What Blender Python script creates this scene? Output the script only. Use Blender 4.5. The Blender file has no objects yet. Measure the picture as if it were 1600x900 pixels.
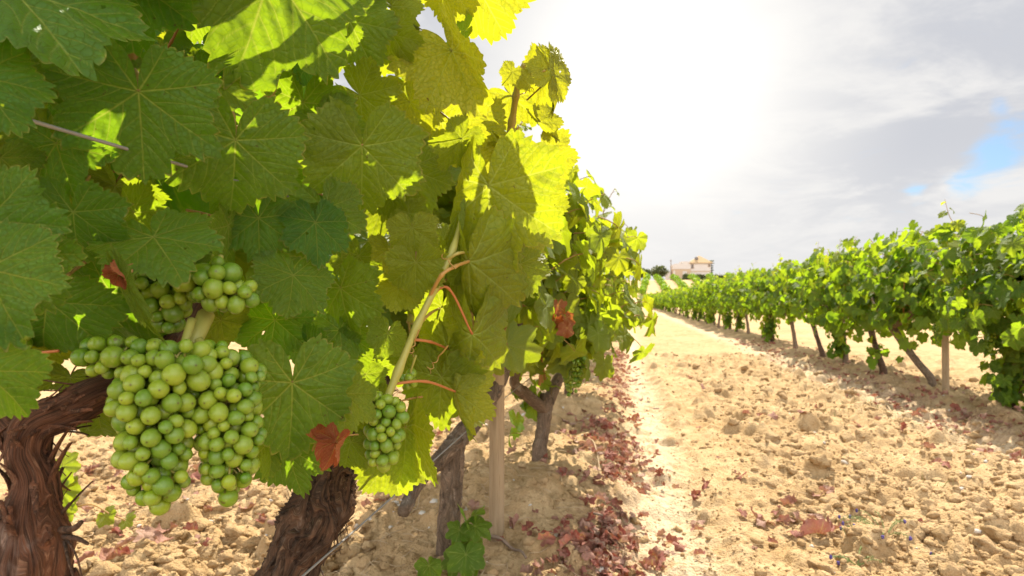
import bpy, math, random
import numpy as np
from mathutils import Vector, Matrix, Euler

# ------------------------------------------------------------------ scene, camera, light
scene = bpy.context.scene
COL = scene.collection
R = math.radians

CAM_Z = 0.75
cam_d = bpy.data.cameras.new("camera")
cam = bpy.data.objects.new("camera", cam_d)
COL.objects.link(cam)
cam.location = (0, 0, CAM_Z)
cam.rotation_euler = (R(91.03), 0, R(9.65))
cam_d.sensor_width = 36.0
cam_d.lens = 22.5
cam_d.clip_start = 0.02
cam_d.clip_end = 3000
cam_d.dof.use_dof = True
cam_d.dof.focus_distance = 0.68
cam_d.dof.aperture_fstop = 13.0
scene.camera = cam

SUN_EL, SUN_AZ = 50.0, 9.0          # azimuth measured clockwise from +Y
scene.view_settings.view_transform = 'Standard'
scene.view_settings.look = 'None'
scene.view_settings.exposure = 1.2
scene.view_settings.gamma = 1.0
scene.view_settings.use_curve_mapping = False
scene.cycles.use_denoising = True
scene.cycles.max_bounces = 10
scene.cycles.transmission_bounces = 8
scene.cycles.diffuse_bounces = 5
scene.cycles.caustics_reflective = False
scene.cycles.caustics_refractive = False
scene.cycles.sample_clamp_indirect = 8

sun_d = bpy.data.lights.new("sun", 'SUN')
sun_d.energy = 5.0
sun_d.angle = R(0.53)
sun_d.color = (1.0, 0.92, 0.77)
sun = bpy.data.objects.new("sun", sun_d)
COL.objects.link(sun)
_sv = Vector((math.sin(R(SUN_AZ)) * math.cos(R(SUN_EL)), math.cos(R(SUN_AZ)) * math.cos(R(SUN_EL)), math.sin(R(SUN_EL))))
sun.rotation_euler = _sv.to_track_quat('Z', 'Y').to_euler()
sun.location = (0, 20, 30)

CM = Euler(cam.rotation_euler, 'XYZ').to_matrix()
FPX = 1000.0


def P(px, py, d):
    """World point seen at photo pixel (px, py) at depth d along the view axis."""
    v = CM @ Vector(((px - 800) / FPX, -(py - 450) / FPX, -1.0))
    return Vector((0, 0, CAM_Z)) + v * d


def pdir(px, py):
    return (CM @ Vector(((px - 800) / FPX, -(py - 450) / FPX, -1.0))).normalized()


# world: Nishita sky with cloud cover
world = bpy.data.worlds.new("World")
scene.world = world
world.use_nodes = True
wt = world.node_tree
for n in list(wt.nodes):
    wt.nodes.remove(n)


class NT:
    """Tiny node-graph helper."""
    def __init__(self, tree):
        self.t = tree

    def n(self, kind, **kw):
        nd = self.t.nodes.new(kind)
        for k, v in kw.items():
            setattr(nd, k, v)
        return nd

    def put(self, sock, v):
        if hasattr(v, 'is_output') or isinstance(v, bpy.types.NodeSocket):
            self.t.links.new(v, sock)
        elif isinstance(v, (tuple, list)):
            if len(v) == 3 and sock.type == 'RGBA':
                v = (*v, 1)
            sock.default_value = v
        else:
            sock.default_value = v

    def math(self, op, a, b=None, c=None, clamp=False):
        nd = self.n('ShaderNodeMath', operation=op, use_clamp=clamp)
        self.put(nd.inputs[0], a)
        if b is not None:
            self.put(nd.inputs[1], b)
        if c is not None:
            self.put(nd.inputs[2], c)
        return nd.outputs[0]

    def vmath(self, op, a, b=None):
        nd = self.n('ShaderNodeVectorMath', operation=op)
        self.put(nd.inputs[0], a)
        if b is not None:
            self.put(nd.inputs[1], b)
        return nd.outputs['Value'] if op in ('DOT_PRODUCT', 'LENGTH', 'DISTANCE') else nd.outputs[0]

    def scale(self, a, f):
        nd = self.n('ShaderNodeVectorMath', operation='SCALE')
        self.put(nd.inputs[0], a)
        self.put(nd.inputs['Scale'], f)
        return nd.outputs[0]

    def mix(self, f, a, b, blend='MIX'):
        nd = self.n('ShaderNodeMix', data_type='RGBA', blend_type=blend)
        self.put(nd.inputs[0], f)
        self.put(nd.inputs[6], a)
        self.put(nd.inputs[7], b)
        return nd.outputs[2]

    def step(self, x, lo, hi, a=0.0, b=1.0):
        nd = self.n('ShaderNodeMapRange', interpolation_type='SMOOTHSTEP')
        self.put(nd.inputs[0], x)
        self.put(nd.inputs[1], lo)
        self.put(nd.inputs[2], hi)
        self.put(nd.inputs[3], a)
        self.put(nd.inputs[4], b)
        return nd.outputs[0]

    def noise(self, vec, scale, detail=4, rough=0.55, dist=0.0):
        nd = self.n('ShaderNodeTexNoise')
        if vec is not None:
            self.put(nd.inputs['Vector'], vec)
        nd.inputs['Scale'].default_value = scale
        nd.inputs['Detail'].default_value = detail
        nd.inputs['Roughness'].default_value = rough
        nd.inputs['Distortion'].default_value = dist
        return nd.outputs[0]

    def attr(self, name, kind='GEOMETRY', out='Fac'):
        nd = self.n('ShaderNodeAttribute', attribute_type=kind, attribute_name=name)
        return nd.outputs[out]


def build_world():
    g = NT(wt)
    out = g.n('ShaderNodeOutputWorld')
    bg = g.n('ShaderNodeBackground')
    sky = g.n('ShaderNodeTexSky')
    sky.sky_type = 'NISHITA'
    sky.sun_disc = False
    sky.sun_elevation = R(SUN_EL)
    sky.sun_rotation = R(SUN_AZ)
    sky.altitude = 50
    sky.air_density = 1.0
    sky.dust_density = 1.2
    d = g.vmath('NORMALIZE', g.n('ShaderNodeTexCoord').outputs['Generated'])
    sep = g.n('ShaderNodeSeparateXYZ')
    g.put(sep.inputs[0], d)
    z = g.math('MAXIMUM', sep.outputs[2], 0.0)
    inv = g.math('DIVIDE', 1.0, g.math('ADD', z, 0.16))
    comb = g.n('ShaderNodeCombineXYZ')
    g.put(comb.inputs[0], g.math('MULTIPLY', sep.outputs[0], inv))
    g.put(comb.inputs[1], g.math('MULTIPLY', sep.outputs[1], inv))
    pl = comb.outputs[0]
    n1 = g.noise(pl, 1.7, 9, 0.58, 0.35)
    n2 = g.noise(pl, 1.25, 8, 0.6, 0.8)
    n3 = g.noise(pl, 4.2, 8, 0.62, 0.5)
    # openings of blue sky between the clouds
    hole = 0.0
    for (px, py, a) in ((1595, 216, 2.5), (1545, 250, 1.6), (1500, 285, 1.2), (1430, 300, 0.8), (1560, 165, 0.7)):
        c = g.vmath('DOT_PRODUCT', d, tuple(pdir(px, py)))
        ang = g.math('ARCCOSINE', g.math('MINIMUM', c, 0.99999))
        h = g.step(g.math('DIVIDE', ang, R(a)), 0.0, 1.6, 1.0, 0.0)
        hole = g.math('ADD', hole, h) if not isinstance(hole, float) else h
    hole = g.step(g.math('ADD', hole, g.math('MULTIPLY', g.math('SUBTRACT', n3, 0.5), 2.6)), 0.25, 1.5)
    front = g.step(g.vmath('DOT_PRODUCT', d, tuple(pdir(1000, 250))), 0.45, 0.8)
    open_ = g.step(n1, 0.34, 0.50, 1.0, 0.0)
    cover = g.math('SUBTRACT', 1.0, g.mix(front, open_, hole), clamp=True)
    # brightness of the cloud: bright toward the sun, grey bellies away from it
    cg = g.vmath('DOT_PRODUCT', d, tuple(pdir(1010, 130)))
    near = g.step(cg, 0.93, 0.99)
    grey = g.step(g.math('ADD', n2, g.math('MULTIPLY', n3, 0.35)), 0.52, 0.76)
    grey = g.math('MULTIPLY', grey, g.math('SUBTRACT', 1.0, g.math('MULTIPLY', near, 0.80)))
    grey = g.math('MULTIPLY', grey, g.step(z, 0.03, 0.22, 0.25, 1.0))
    ccol = g.mix(grey, (6.8, 6.7, 6.6), (4.9, 5.0, 5.35))
    glow = g.math('MULTIPLY', g.math('POWER', g.math('MAXIMUM', cg, 0.0), 90.0), 5.0)
    ccol = g.vmath('ADD', ccol, g.scale((1.0, 0.92, 0.74), glow))
    # unseen clouds behind the camera over-brightened as added fill on the leaf faces
    back = g.step(g.vmath('DOT_PRODUCT', d, tuple(pdir(1000, 250))), -0.7, 0.35, 4.1, 1.0)
    ccol = g.scale(ccol, back)
    skyc = g.vmath('MULTIPLY', sky.outputs[0], (0.66, 0.82, 0.95))
    col = g.mix(cover, skyc, ccol)
    g.put(bg.inputs[0], col)
    bg.inputs[1].default_value = 0.057
    wt.links.new(bg.outputs[0], out.inputs[0])


build_world()

# ------------------------------------------------------------------ general helpers
rng = np.random.default_rng(11)


def tag(o, label=None, cat=None, group=None, kind=None):
    if label:
        o['label'] = label
    if cat:
        o['category'] = cat
    if group:
        o['group'] = group
    if kind:
        o['kind'] = kind
    return o


def empty(name, loc, label, cat, group=None):
    o = bpy.data.objects.new(name, None)
    o.empty_display_size = 0.1
    COL.objects.link(o)
    o.location = loc
    return tag(o, label, cat, group)


def mesh_np(name, V, quads=None, tris=None, attrs=None, mat=None, smooth=True):
    me = bpy.data.meshes.new(name)
    V = np.asarray(V, np.float32)
    me.vertices.add(len(V))
    me.vertices.foreach_set('co', V.ravel())
    loops, starts, tot = [], [], 0
    if quads is not None and len(quads):
        q = np.asarray(quads, np.int32)
        loops.append(q.ravel())
        starts.append(tot + np.arange(len(q)) * 4)
        tot += q.size
    if tris is not None and len(tris):
        t = np.asarray(tris, np.int32)
        loops.append(t.ravel())
        starts.append(tot + np.arange(len(t)) * 3)
        tot += t.size
    loops = np.concatenate(loops)
    starts = np.concatenate(starts)
    me.loops.add(len(loops))
    me.loops.foreach_set('vertex_index', loops.astype(np.int32))
    me.polygons.add(len(starts))
    me.polygons.foreach_set('loop_start', starts.astype(np.int32))
    me.polygons.foreach_set('use_smooth', np.full(len(starts), smooth, dtype=bool))
    if attrs:
        for k, a in attrs.items():
            a = np.asarray(a, np.float32)
            if a.ndim == 1:
                at = me.attributes.new(k, 'FLOAT', 'POINT')
                at.data.foreach_set('value', a)
            else:
                at = me.attributes.new(k, 'FLOAT_VECTOR', 'POINT')
                at.data.foreach_set('vector', a.ravel())
    if mat:
        me.materials.append(mat)
    me.update(calc_edges=True)
    me.validate()
    return me


def obj(name, me, parent=None, loc=None):
    o = bpy.data.objects.new(name, me)
    COL.objects.link(o)
    if parent is not None:
        o.parent = parent
    if loc is not None:
        o.location = loc
    return o


class MB:
    """Collects pieces (verts, quads, tris, attrs) into one mesh."""
    def __init__(self):
        self.V, self.Q, self.T, self.A, self.n = [], [], [], [], 0

    def add(self, V, Q=None, T=None, **attrs):
        V = np.asarray(V, float).reshape(-1, 3)
        self.V.append(V)
        if Q is not None and len(Q):
            self.Q.append(np.asarray(Q) + self.n)
        if T is not None and len(T):
            self.T.append(np.asarray(T) + self.n)
        self.A.append((len(V), attrs))
        self.n += len(V)

    def box(self, c, s, rz=0.0, **attrs):
        c = np.array(c, float)
        h = np.array(s, float) / 2
        v = np.array([(x, y, z) for z in (-1, 1) for y in (-1, 1) for x in (-1, 1)], float) * h
        ca, sa = math.cos(rz), math.sin(rz)
        v = v @ np.array([(ca, sa, 0), (-sa, ca, 0), (0, 0, 1)]) + c
        q = [(0, 2, 3, 1), (4, 5, 7, 6), (0, 1, 5, 4), (2, 6, 7, 3), (0, 4, 6, 2), (1, 3, 7, 5)]
        self.add(v, q, **attrs)

    def build(self, name, mat, parent=None, smooth=True, loc=None):
        V = np.concatenate(self.V)
        if loc is not None:
            V = V - np.array(loc)
        Q = np.concatenate(self.Q) if self.Q else None
        T = np.concatenate(self.T) if self.T else None
        names = sorted({k for _, a in self.A for k in a})
        attrs = {}
        for k in names:
            vec = any(np.ndim(a[k]) == 2 for _, a in self.A if k in a)
            parts = []
            for n, a in self.A:
                if k in a:
                    v = np.asarray(a[k], float)
                    parts.append(np.full(n, float(v)) if v.ndim == 0 else v)
                else:
                    parts.append(np.zeros((n, 3) if vec else n))
            attrs[k] = np.concatenate(parts)
        return obj(name, mesh_np(name, V, Q, T, attrs, mat, smooth), parent)


def _hash(ix, iy, iz, seed):
    h = (ix.astype(np.int64) * 374761393 + iy.astype(np.int64) * 668265263 + iz.astype(np.int64) * 2147483647 + seed * 974711) & 0xFFFFFFFF
    h = ((h ^ (h >> 13)) * 1274126177) & 0xFFFFFFFF
    h = (h ^ (h >> 16)) & 0xFFFFFFFF
    return h.astype(np.float64) / 4294967295.0


def vnoise(p, seed=0):
    """Value noise in [-1, 1]; p is (..., 3)."""
    p = np.asarray(p, float)
    i = np.floor(p)
    f = p - i
    f = f * f * (3 - 2 * f)
    i = i.astype(np.int64)
    r = 0
    for dx in (0, 1):
        wx = f[..., 0] if dx else 1 - f[..., 0]
        for dy in (0, 1):
            wy = f[..., 1] if dy else 1 - f[..., 1]
            for dz in (0, 1):
                wz = f[..., 2] if dz else 1 - f[..., 2]
                r = r + wx * wy * wz * _hash(i[..., 0] + dx, i[..., 1] + dy, i[..., 2] + dz, seed)
    return r * 2 - 1


def vnoise2(x, y, seed=0):
    ix, iy = np.floor(x), np.floor(y)
    fx, fy = x - ix, y - iy
    fx, fy = fx * fx * (3 - 2 * fx), fy * fy * (3 - 2 * fy)
    ix, iy = ix.astype(np.int64), iy.astype(np.int64)
    z = np.zeros_like(ix)
    a, b = _hash(ix, iy, z, seed), _hash(ix + 1, iy, z, seed)
    c, d = _hash(ix, iy + 1, z, seed), _hash(ix + 1, iy + 1, z, seed)
    return ((a * (1 - fx) + b * fx) * (1 - fy) + (c * (1 - fx) + d * fx) * fy) * 2 - 1


def sstep(x, a, b):
    t = np.clip((x - a) / (b - a), 0, 1)
    return t * t * (3 - 2 * t)


def smooth_path(pts, n):
    """Catmull-Rom through the points (any width), n samples."""
    p = np.asarray(pts, float)
    p = np.vstack([2 * p[0] - p[1], p, 2 * p[-1] - p[-2]])
    m = len(p) - 3
    out = []
    for t in np.linspace(0, m - 1e-6, n):
        k = int(t)
        u = t - k
        a, b, c, d = p[k:k + 4]
        out.append(0.5 * (2 * b + (c - a) * u + (2 * a - 5 * b + 4 * c - d) * u * u + (3 * b - a - 3 * c + d) * u ** 3))
    return np.array(out)


def frames(path):
    t = np.gradient(path, axis=0)
    t /= np.linalg.norm(t, axis=1)[:, None] + 1e-12
    ref = np.array([0.0, 0.0, 1.0]) if abs(t[0][2]) < 0.9 else np.array([1.0, 0.0, 0.0])
    n = np.cross(t[0], ref)
    n /= np.linalg.norm(n)
    N = []
    for k in range(len(t)):
        n = n - t[k] * np.dot(n, t[k])
        n /= np.linalg.norm(n) + 1e-12
        N.append(n)
    N = np.array(N)
    return t, N, np.cross(t, N)


def tube(path, rad, k=8, closed=True):
    """Plain tube: returns V, Q, T."""
    path = np.asarray(path, float)
    n = len(path)
    rad = np.broadcast_to(np.asarray(rad, float), (n,))
    t, N, B = frames(path)
    a = np.arange(k) * 2 * math.pi / k
    V = path[:, None, :] + rad[:, None, None] * (np.cos(a)[None, :, None] * N[:, None, :] + np.sin(a)[None, :, None] * B[:, None, :])
    V = V.reshape(-1, 3)
    i, j = np.meshgrid(np.arange(n - 1), np.arange(k), indexing='ij')
    j2 = (j + 1) % k
    Q = np.stack([i * k + j, i * k + j2, (i + 1) * k + j2, (i + 1) * k + j], -1).reshape(-1, 4)
    T = None
    if closed:
        V = np.vstack([V, path[0], path[-1]])
        c0, c1 = n * k, n * k + 1
        jj = np.arange(k)
        T = np.vstack([np.stack([(jj + 1) % k, jj, np.full(k, c0)], -1),
                       np.stack([(n - 1) * k + jj, (n - 1) * k + (jj + 1) % k, np.full(k, c1)], -1)])
    return V, Q, T


def bark_tube(mb, pts, n, k=48, amp=0.10, twist=3.0, seed=0, freq=5.0, knots=()):
    """Gnarled wood: pts rows are x, y, z, radius. Fibrous ridges run along the wood."""
    pr = smooth_path(pts, n)
    path, rad = pr[:, :3], np.maximum(pr[:, 3], 0.001)
    t, N, B = frames(path)
    s = np.concatenate([[0], np.cumsum(np.linalg.norm(np.diff(path, axis=0), axis=1))])
    a = np.arange(k) * 2 * math.pi / k
    S, A = np.meshgrid(s, a, indexing='ij')
    At = A + twist * S + 0.75 * vnoise(np.stack([np.cos(A) * 1.5, np.sin(A) * 1.5, S * 13], -1), seed + 5) + 0.22 * vnoise(np.stack([np.cos(A) * 4, np.sin(A) * 4, S * 45], -1), seed + 6)
    rr = rad.mean()
    c, d = np.cos(At), np.sin(At)
    r1 = 1 - np.abs(vnoise(np.stack([c * freq, d * freq, S * 7 / max(rr / 0.04, .3)], -1), seed))
    r2 = 1 - np.abs(vnoise(np.stack([c * freq * 2.3, d * freq * 2.3, S * 16], -1), seed + 1))
    brk = vnoise(np.stack([c * freq * 1.1, d * freq * 1.1, S * 34], -1), seed + 8)
    r1 = r1 * (0.75 + 0.45 * sstep(brk, -0.35, 0.1))
    lump = vnoise(np.stack([np.cos(A) * 1.3, np.sin(A) * 1.3, S * 11], -1), seed + 2)
    fine = vnoise(np.stack([c * freq * 5, d * freq * 5, S * 60], -1), seed + 3)
    disp = amp * (1.25 * (r1 - 0.6) + 0.6 * (r2 - 0.6) + 0.9 * lump + 0.22 * fine)
    disp -= disp.mean()
    for (ks, ka, kr, kh) in knots:
        da = (A - ka + math.pi) % (2 * math.pi) - math.pi
        dd = ((S - ks) / kr) ** 2 + (da * rad[:, None] / kr) ** 2
        disp += kh * np.exp(-dd) - 0.6 * kh * np.exp(-dd * 9)
    rads = rad[:, None] * (1 + disp)
    V = path[:, None, :] + rads[..., None] * (np.cos(A)[..., None] * N[:, None, :] + np.sin(A)[..., None] * B[:, None, :])
    V = V.reshape(-1, 3)
    i, j = np.meshgrid(np.arange(n - 1), np.arange(k), indexing='ij')
    j2 = (j + 1) % k
    Q = np.stack([i * k + j, i * k + j2, (i + 1) * k + j2, (i + 1) * k + j], -1).reshape(-1, 4)
    V = np.vstack([V, path[0], path[-1]])
    jj = np.arange(k)
    T = np.vstack([np.stack([(jj + 1) % k, jj, np.full(k, n * k)], -1),
                   np.stack([(n - 1) * k + jj, (n - 1) * k + (jj + 1) % k, np.full(k, n * k + 1)], -1)])
    fib = np.stack([c * 0.5, d * 0.5, S * 1.0], -1).reshape(-1, 3)
    fib = np.vstack([fib, [0, 0, 0], [0, 0, 0]])
    mb.add(V, Q, T, fib=fib)
    return path, rad


# ------------------------------------------------------------------ materials
def new_mat(name):
    m = bpy.data.materials.new(name)
    m.use_nodes = True
    nt = m.node_tree
    for n in list(nt.nodes):
        nt.nodes.remove(n)
    g = NT(nt)
    g.out = g.n('ShaderNodeOutputMaterial')
    return m, g


def principled(g, col, rough=0.7, spec=0.3, bump=None, bstr=0.5, bdist=0.002, **kw):
    b = g.n('ShaderNodeBsdfPrincipled')
    g.put(b.inputs['Base Color'], col)
    g.put(b.inputs['Roughness'], rough)
    g.put(b.inputs['Specular IOR Level'], spec)
    for k, v in kw.items():
        g.put(b.inputs[k], v)
    if bump is not None:
        bn = g.n('ShaderNodeBump')
        bn.inputs['Strength'].default_value = bstr
        bn.inputs['Distance'].default_value = bdist
        g.put(bn.inputs['Height'], bump)
        g.t.links.new(bn.outputs[0], b.inputs['Normal'])
    return b


def mat_simple(name, col, rough=0.8, spec=0.2, var=0.15, scale=6.0, bump=0.0, obj_coords=True):
    m, g = new_mat(name)
    tc = g.n('ShaderNodeTexCoord').outputs['Object']
    n = g.noise(tc, scale, 6)
    c = g.mix(n, tuple(x * (1 - var) for x in col), tuple(min(1, x * (1 + var)) for x in col))
    b = principled(g, c, rough, spec, bump=g.noise(tc, scale * 6, 4) if bump else None, bstr=bump)
    g.t.links.new(b.outputs[0], g.out.inputs[0])
    return m


def mat_leaf(name, dark, light, young, trans, trans_young, veincol, under, tfac=0.46, rough=0.33, spec=0.5):
    m, g = new_mat(name)
    uv = g.attr('luv', out='Vector')
    rnd = g.math('FRACT', g.math('ADD', g.attr('rnd'), g.math('MULTIPLY', g.n('ShaderNodeObjectInfo').outputs['Random'], 7.13)))
    age = g.math('ADD', g.attr('age'), g.attr('leaf_age_glow', 'OBJECT'), clamp=True)
    vein = g.attr('vein')
    edge = g.attr('edge')
    pet = g.attr('pet')
    off = g.vmath('ADD', uv, g.scale((13.0, 7.0, 3.0), rnd))
    n = g.noise(off, 3.0, 5)
    fine = g.noise(off, 30.0, 3)
    vo = g.n('ShaderNodeTexVoronoi', feature='DISTANCE_TO_EDGE')
    g.put(vo.inputs['Vector'], off)
    vo.inputs['Scale'].default_value = 15.0
    ter = g.step(vo.outputs['Distance'], 0.0, 0.10, 1.0, 0.0)
    base = g.mix(g.step(n, 0.3, 0.7), dark, light)
    base = g.mix(g.math('MULTIPLY', rnd, 0.5), base, light)
    base = g.mix(age, base, young)  # young yellow, also used to paint golden sun glow onto leaves
    base = g.mix(g.math('MULTIPLY', fine, 0.45), base, tuple(x * 0.5 for x in dark))
    vmask = g.math('MAXIMUM', g.math('MULTIPLY', vein, 0.92), g.math('MULTIPLY', ter, 0.17))
    base = g.mix(vmask, base, veincol)
    dust = g.math('MULTIPLY', g.step(g.noise(off, 5.5, 6, 0.7), 0.50, 0.72), g.step(g.noise(off, 55.0, 2), 0.45, 0.62))
    base = g.mix(g.math('MULTIPLY', dust, 0.10), base, (0.30, 0.33, 0.20))
    # ragged yellow-brown rim, partly painted-in edge light, and the odd rusty speck
    rim = g.math('MULTIPLY', g.step(edge, 0.965, 0.995), g.step(n, 0.35, 0.6))
    base = g.mix(g.math('MULTIPLY', rim, 0.8), base, (0.30, 0.21, 0.05))
    sp = g.noise(off, 9.0, 2)
    spk = g.math('MULTIPLY', g.step(sp, 0.70, 0.74), g.step(fine, 0.5, 0.6))
    base = g.mix(g.math('MULTIPLY', spk, 0.8), base, (0.12, 0.05, 0.02))
    geo = g.n('ShaderNodeNewGeometry')
    base = g.mix(g.math('MULTIPLY', geo.outputs['Backfacing'], 0.55), base, under)
    base = g.mix(pet, base, (0.33, 0.19, 0.05))
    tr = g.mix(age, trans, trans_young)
    tr = g.mix(g.math('MULTIPLY', n, 0.45), tr, tuple(x * 0.6 for x in trans))
    tr = g.mix(g.math('MULTIPLY', ter, 0.40), tr, tuple(x * 0.5 for x in trans))
    tr = g.mix(g.math('MULTIPLY', g.step(fine, 0.45, 0.75), 0.35), tr, tuple(x * 0.65 for x in trans))
    tr = g.mix(g.math('MULTIPLY', vein, 0.65), tr, (0.62, 0.62, 0.10))
    tr = g.mix(g.math('MULTIPLY', spk, 0.8), tr, (0.15, 0.05, 0.01))
    h = g.math('SUBTRACT', g.math('MULTIPLY', fine, 0.5), g.math('ADD', g.math('MULTIPLY', vein, 0.8), g.math('MULTIPLY', ter, 0.5)))
    ro = g.math('ADD', rough, g.math('MULTIPLY', fine, 0.2))
    ro = g.math('ADD', ro, g.math('MULTIPLY', geo.outputs['Backfacing'], 0.25))
    b = principled(g, base, ro, spec, bump=h, bstr=0.9, bdist=0.0014)
    t = g.n('ShaderNodeBsdfTranslucent')
    g.put(t.inputs[0], tr)
    mx = g.n('ShaderNodeMixShader')
    g.put(mx.inputs[0], g.math('MULTIPLY', tfac, g.math('SUBTRACT', 1.0, pet)))
    g.t.links.new(b.outputs[0], mx.inputs[1])
    g.t.links.new(t.outputs[0], mx.inputs[2])
    g.t.links.new(mx.outputs[0], g.out.inputs[0])
    return m


M = {}
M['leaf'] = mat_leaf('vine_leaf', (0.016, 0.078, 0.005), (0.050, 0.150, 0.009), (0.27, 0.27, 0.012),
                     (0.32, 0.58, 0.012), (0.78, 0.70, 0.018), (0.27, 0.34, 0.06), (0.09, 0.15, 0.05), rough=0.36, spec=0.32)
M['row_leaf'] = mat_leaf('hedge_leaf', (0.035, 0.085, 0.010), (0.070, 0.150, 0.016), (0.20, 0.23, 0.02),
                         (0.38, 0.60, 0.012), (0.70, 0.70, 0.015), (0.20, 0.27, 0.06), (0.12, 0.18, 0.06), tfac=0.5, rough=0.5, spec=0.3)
M['far_leaf'] = mat_leaf('far_foliage', (0.035, 0.055, 0.012), (0.07, 0.09, 0.02), (0.10, 0.11, 0.03),
                         (0.14, 0.18, 0.02), (0.25, 0.28, 0.03), (0.1, 0.12, 0.03), (0.09, 0.11, 0.04), tfac=0.3)
M['dry'] = mat_leaf('dry_red_leaf', (0.20, 0.045, 0.030), (0.46, 0.13, 0.09), (0.56, 0.37, 0.27),
                    (0.30, 0.075, 0.045), (0.42, 0.23, 0.14), (0.40, 0.20, 0.12), (0.45, 0.25, 0.18), tfac=0.25, rough=0.55, spec=0.35)


def mat_bark(name, dark, mid, light, spec=0.25):
    m, g = new_mat(name)
    fib = g.attr('fib', out='Vector')
    mp = g.n('ShaderNodeMapping')
    g.put(mp.inputs['Vector'], fib)
    mp.inputs['Scale'].default_value = (1, 1, 0.75)
    v = mp.outputs[0]
    s1 = g.noise(v, 22, 6, 0.65, 0.4)
    s2 = g.noise(v, 70, 5, 0.7, 0.2)
    patch = g.noise(g.n('ShaderNodeTexCoord').outputs['Object'], 28, 5, 0.6)
    c = g.mix(g.step(s1, 0.32, 0.66), dark, mid)
    c = g.mix(g.math('MULTIPLY', g.step(s2, 0.50, 0.72), 0.75), c, light)
    c = g.mix(g.math('MULTIPLY', g.step(patch, 0.56, 0.70), 0.6), c, tuple(x * 0.4 for x in dark))
    gp = g.noise(g.n('ShaderNodeTexCoord').outputs['Object'], 11, 4, 0.6, 1.0)
    c = g.mix(g.math('MULTIPLY', g.step(gp, 0.52, 0.66), g.step(s2, 0.35, 0.6)), c, tuple(0.55 * x + 0.08 for x in light))
    b = principled(g, c, 0.8, spec, bump=g.math('ADD', g.math('MULTIPLY', s1, 0.7), s2), bstr=1.0, bdist=0.005)
    g.t.links.new(b.outputs[0], g.out.inputs[0])
    return m


M['bark_red'] = mat_bark('reddish_bark', (0.045, 0.022, 0.013), (0.22, 0.088, 0.045), (0.36, 0.20, 0.12))
M['bark_dark'] = mat_bark('dark_bark', (0.030, 0.018, 0.012), (0.14, 0.072, 0.040), (0.28, 0.18, 0.11))
M['bark_grey'] = mat_bark('grey_brown_bark', (0.065, 0.045, 0.030), (0.25, 0.165, 0.105), (0.44, 0.34, 0.235))


def mat_cane():
    m, g = new_mat('green_cane')
    tc = g.n('ShaderNodeTexCoord').outputs['Object']
    mp = g.n('ShaderNodeMapping')
    g.put(mp.inputs['Vector'], tc)
    mp.inputs['Scale'].default_value = (1, 1, 0.25)
    n = g.noise(mp.outputs[0], 120, 4)
    red = g.attr('red')
    c = g.mix(n, (0.24, 0.24, 0.045), (0.36, 0.33, 0.08))
    c = g.mix(red, c, (0.36, 0.12, 0.035))
    b = principled(g, c, 0.45, 0.4, bump=n, bstr=0.3, **{'Subsurface Weight': 0.0})
    g.t.links.new(b.outputs[0], g.out.inputs[0])
    return m


M['cane'] = mat_cane()
M['cane_brown'] = mat_simple('brown_cane', (0.16, 0.09, 0.04), 0.7, 0.3, 0.35, 60, 0.5)


def mat_grape():
    m, g = new_mat('green_grape')
    tc = g.n('ShaderNodeTexCoord').outputs['Object']
    oi = g.n('ShaderNodeObjectInfo').outputs['Random']
    rnd = g.math('FRACT', g.math('ADD', oi, g.attr('rnd')))
    off = g.vmath('ADD', tc, g.scale((9.0, 5.0, 3.0), rnd))
    bloom = g.noise(off, 90, 5, 0.6)
    mott = g.noise(off, 260, 3)
    c = g.mix(rnd, (0.088, 0.185, 0.005), (0.230, 0.300, 0.014))
    c = g.mix(g.math('MULTIPLY', g.step(bloom, 0.48, 0.64), 0.16), c, (0.42, 0.47, 0.22))
    c = g.mix(g.math('MULTIPLY', g.step(mott, 0.58, 0.7), 0.22), c, (0.42, 0.46, 0.16))
    spk = g.step(g.noise(off, 170, 1), 0.69, 0.72)
    c = g.mix(g.math('MULTIPLY', spk, 0.7), c, (0.10, 0.07, 0.02))
    c = g.mix(g.attr('scar'), c, (0.05, 0.028, 0.012))
    ro = g.math('ADD', 0.16, g.math('MULTIPLY', bloom, 0.34))
    b = principled(g, c, ro, 0.42)
    b.inputs['Subsurface Weight'].default_value = 0.55
    b.inputs['Subsurface Radius'].default_value = (0.8, 1.0, 0.25)
    b.inputs['Subsurface Scale'].default_value = 0.006
    g.t.links.new(b.outputs[0], g.out.inputs[0])
    return m


M['grape'] = mat_grape()


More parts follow.
